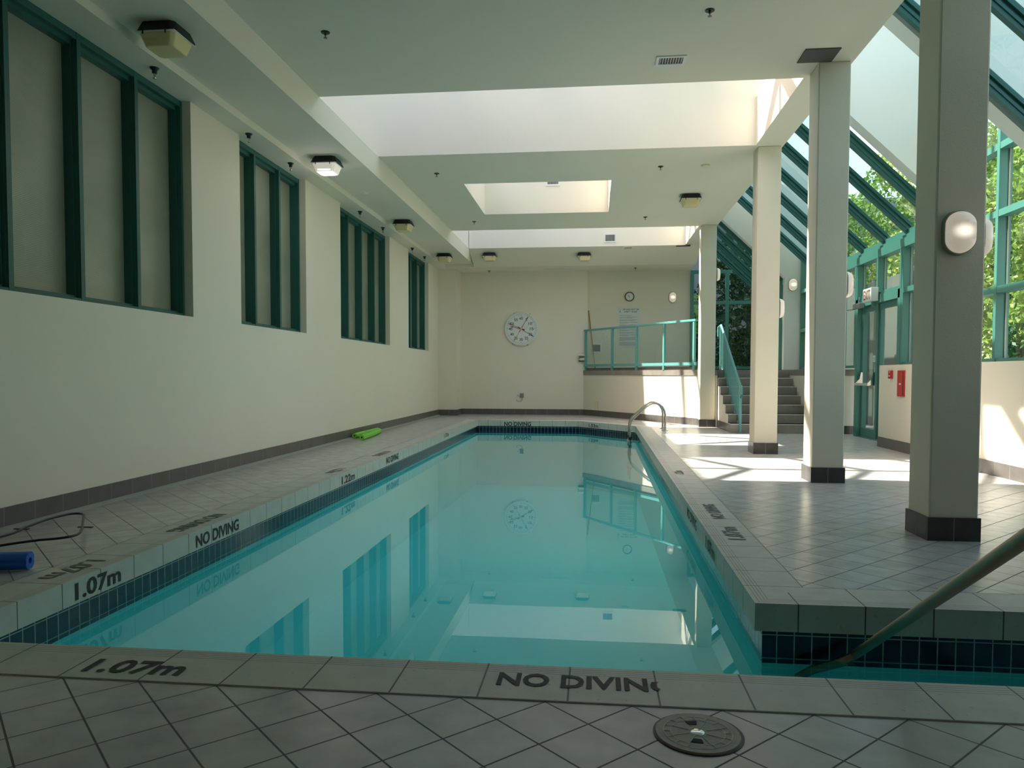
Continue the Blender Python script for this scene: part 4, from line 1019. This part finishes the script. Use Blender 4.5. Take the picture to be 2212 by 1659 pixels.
def tree(name, label, cat, base, h, rad, n, size, mat, seed, group=None, trunk=.09, low=.2):
    rng = np.random.default_rng(seed); t = thing(name, label, cat, base, group); mb = MB(); x, y, z = base
    for i in range(7):
        f = low+(1-low)*(i+.5)/7; w = rad*(.75+.35*math.sin(PI*min(1, f)))
        leaves(mb, (x+rng.uniform(-.35, .35)*rad, y+rng.uniform(-.35, .35)*rad, z+h*f), (w, w, h*.16), n//7, size, rng)
    mb.build('foliage', M[mat], t)
    k = MB(); k.tube([(x, y, z), (x+.05, y+.03, z+h*.4), (x-.03, y-.05, z+h*.9)], [trunk, trunk*.7, trunk*.25], 10)
    for a in range(5):
        an = a*1.26; k.tube([(x, y, z+h*(.25+.1*a)), (x+rad*.6*math.cos(an), y+rad*.6*math.sin(an), z+h*(.4+.1*a))], [trunk*.4, trunk*.12], 6)
    k.build('trunk', M['bark'], t, smooth=True); return t
spots = [((8.6, 12.6, 0), 6.6, 1.5, 1), ((9.3, 15.0, 0), 7.2, 1.7, 2), ((9.1, 17.8, 0), 7.2, 1.6, 3), ((9.0, 20.6, 0), 7.0, 1.8, 4), ((11.2, 24.2, 0), 7.6, 2.1, 5), ((8.2, 26.0, 0), 6.4, 1.7, 6), ((7.9, 9.6, 0), 6.0, 1.3, 7)]
labs = ['sunlit leafy tree outside the near tall windows', 'bright green tree behind the first, seen past the nearest column', 'sunlit tree outside the glass roof by the exit door', 'tall yellow-green tree beyond the exit door', 'tall tree farthest to the right beyond the glass roof', 'tree behind the far glazing to the right', 'leafy tree close outside the near right windows']
for (b_, h_, r_, s_), lb in zip(spots, labs): tree('leafy_tree', lb, 'tree', b_, h_, r_, 9000, .085, 'leaf', s_, 'trees outside the right windows')
tree('shady_tree', 'dark shaded tree behind the far glazing', 'tree', (4.7, 23.9, 0), 5.2, 1.5, 8000, .09, 'leaf_shaded', 11, low=.12)
tree('shady_tree', 'dark shrub growing behind the far right corner', 'tree', (6.1, 25.2, 0), 4.8, 1.4, 7000, .09, 'leaf_shaded', 12, low=.1)
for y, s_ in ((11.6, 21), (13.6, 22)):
    tree('shady_hedge', 'dark low shrub under the nearer trees outside' if s_ == 21 else 'dark low shrub under the trees, farther one', 'bush', (7.6, y, 0), 1.9, .75, 4000, .07, 'leaf_shaded', s_, low=.1, trunk=.04)
tree('lime_bush', 'bright lime bush seen between the railing and the farthest column', 'bush', (2.9, 22.3, 2.2), 1.1, .32, 700, .06, 'leaf_lime', 13, trunk=.02)
k = MB(); k.box((2.35, 28.5, -.02), (13, 29.0, 7.5)); tag(k.build('neighbour_building', M['building']), 'dim grey building behind the dark trees at the far end', 'building')
er = thing('outside_handrail', 'pale blue handrail ending in a loop outside the right windows', 'handrail', (6.2, 10.2, 0))
k = MB(); lp = [(6.2, 9.95+.10*math.cos(a), 1.42+.10*math.sin(a)) for a in [i*2*PI/16 for i in range(17)]]; k.tube(lp, .022, 10, caps=False); k.build('end_loop', M['bright_teal'], er, smooth=True)
k = MB(); k.tube([(6.2, 10.05, 1.45), (6.2, 11.6, 1.25), (6.2, 13.5, .95)], .025, 10); k.tube([(6.2, 10.05, 1.35), (6.2, 10.05, 0)], .02, 8); k.tube([(6.2, 13.4, .95), (6.2, 13.4, 0)], .02, 8); k.build('rail', M['bright_teal'], er, smooth=True)

# ------------------------------------------------------------------ light
sun = bpy.data.lights.new('sun', 'SUN'); so = bpy.data.objects.new('sun', sun); C.objects.link(so)
sd = Vector((.63, -.08, -1)).normalized(); so.rotation_euler = sd.to_track_quat('-Z', 'Y').to_euler(); sun.angle = math.radians(.8)
sun.energy = 14; sun.color = (1, .93, .83)
w = bpy.data.worlds.new('world'); sc.world = w; w.use_nodes = True; nt = w.node_tree; bg = nt.nodes['Background']
sky = nt.nodes.new('ShaderNodeTexSky'); sky.sky_type = 'NISHITA'; sky.sun_disc = False; sky.sun_elevation = math.radians(57); sky.sun_rotation = math.radians(-97); sky.air_density = 1.2; sky.dust_density = 2.0
tn = nt.nodes.new('ShaderNodeMix'); tn.data_type = 'RGBA'; tn.blend_type = 'MULTIPLY'; tn.inputs[0].default_value = 1; tn.inputs[7].default_value = (1.2, .96, .83, 1)
nt.links.new(sky.outputs[0], tn.inputs[6]); nt.links.new(tn.outputs[2], bg.inputs[0]); bg.inputs[1].default_value = .62
def lamp(loc, e, r=.1, col=(1, .85, .68)):
    l = bpy.data.lights.new('lamp', 'POINT'); o = bpy.data.objects.new('lamp', l); C.objects.link(o); o.location = loc; l.energy = e; l.shadow_soft_size = r; l.color = col
lamp((-3.66, 10.1, ZM-.30), 2, .1, (1, .93, .88))

# ------------------------------------------------------------------ camera and view
cam = bpy.data.cameras.new('camera'); co = bpy.data.objects.new('camera', cam); C.objects.link(co); sc.camera = co
Rm = [[0.994137, 0.108105, 0.001998], [-0.006276, 0.039244, 0.99921], [-0.107941, 0.993365, -0.039692]]
co.matrix_world = Matrix(((Rm[0][0], Rm[1][0], -Rm[2][0], 0), (Rm[0][1], Rm[1][1], -Rm[2][1], 0), (Rm[0][2], Rm[1][2], -Rm[2][2], 1.13), (0, 0, 0, 1)))
cam.sensor_width = 36; cam.lens = 1620/2212*36; cam.shift_y = 43.5/2212; cam.clip_start = .05; cam.clip_end = 300
sc.view_settings.view_transform = 'Standard'; sc.view_settings.look = 'None'; sc.view_settings.gamma = 1; sc.view_settings.use_curve_mapping = False
sc.view_settings.exposure = 0.52
cy = sc.cycles; cy.use_denoising = True; cy.max_bounces = 14; cy.diffuse_bounces = 7; cy.glossy_bounces = 6; cy.transparent_max_bounces = 24; cy.transmission_bounces = 6; cy.sample_clamp_indirect = 12
for o in bpy.data.objects:
    if '_o' in o: del o['_o']
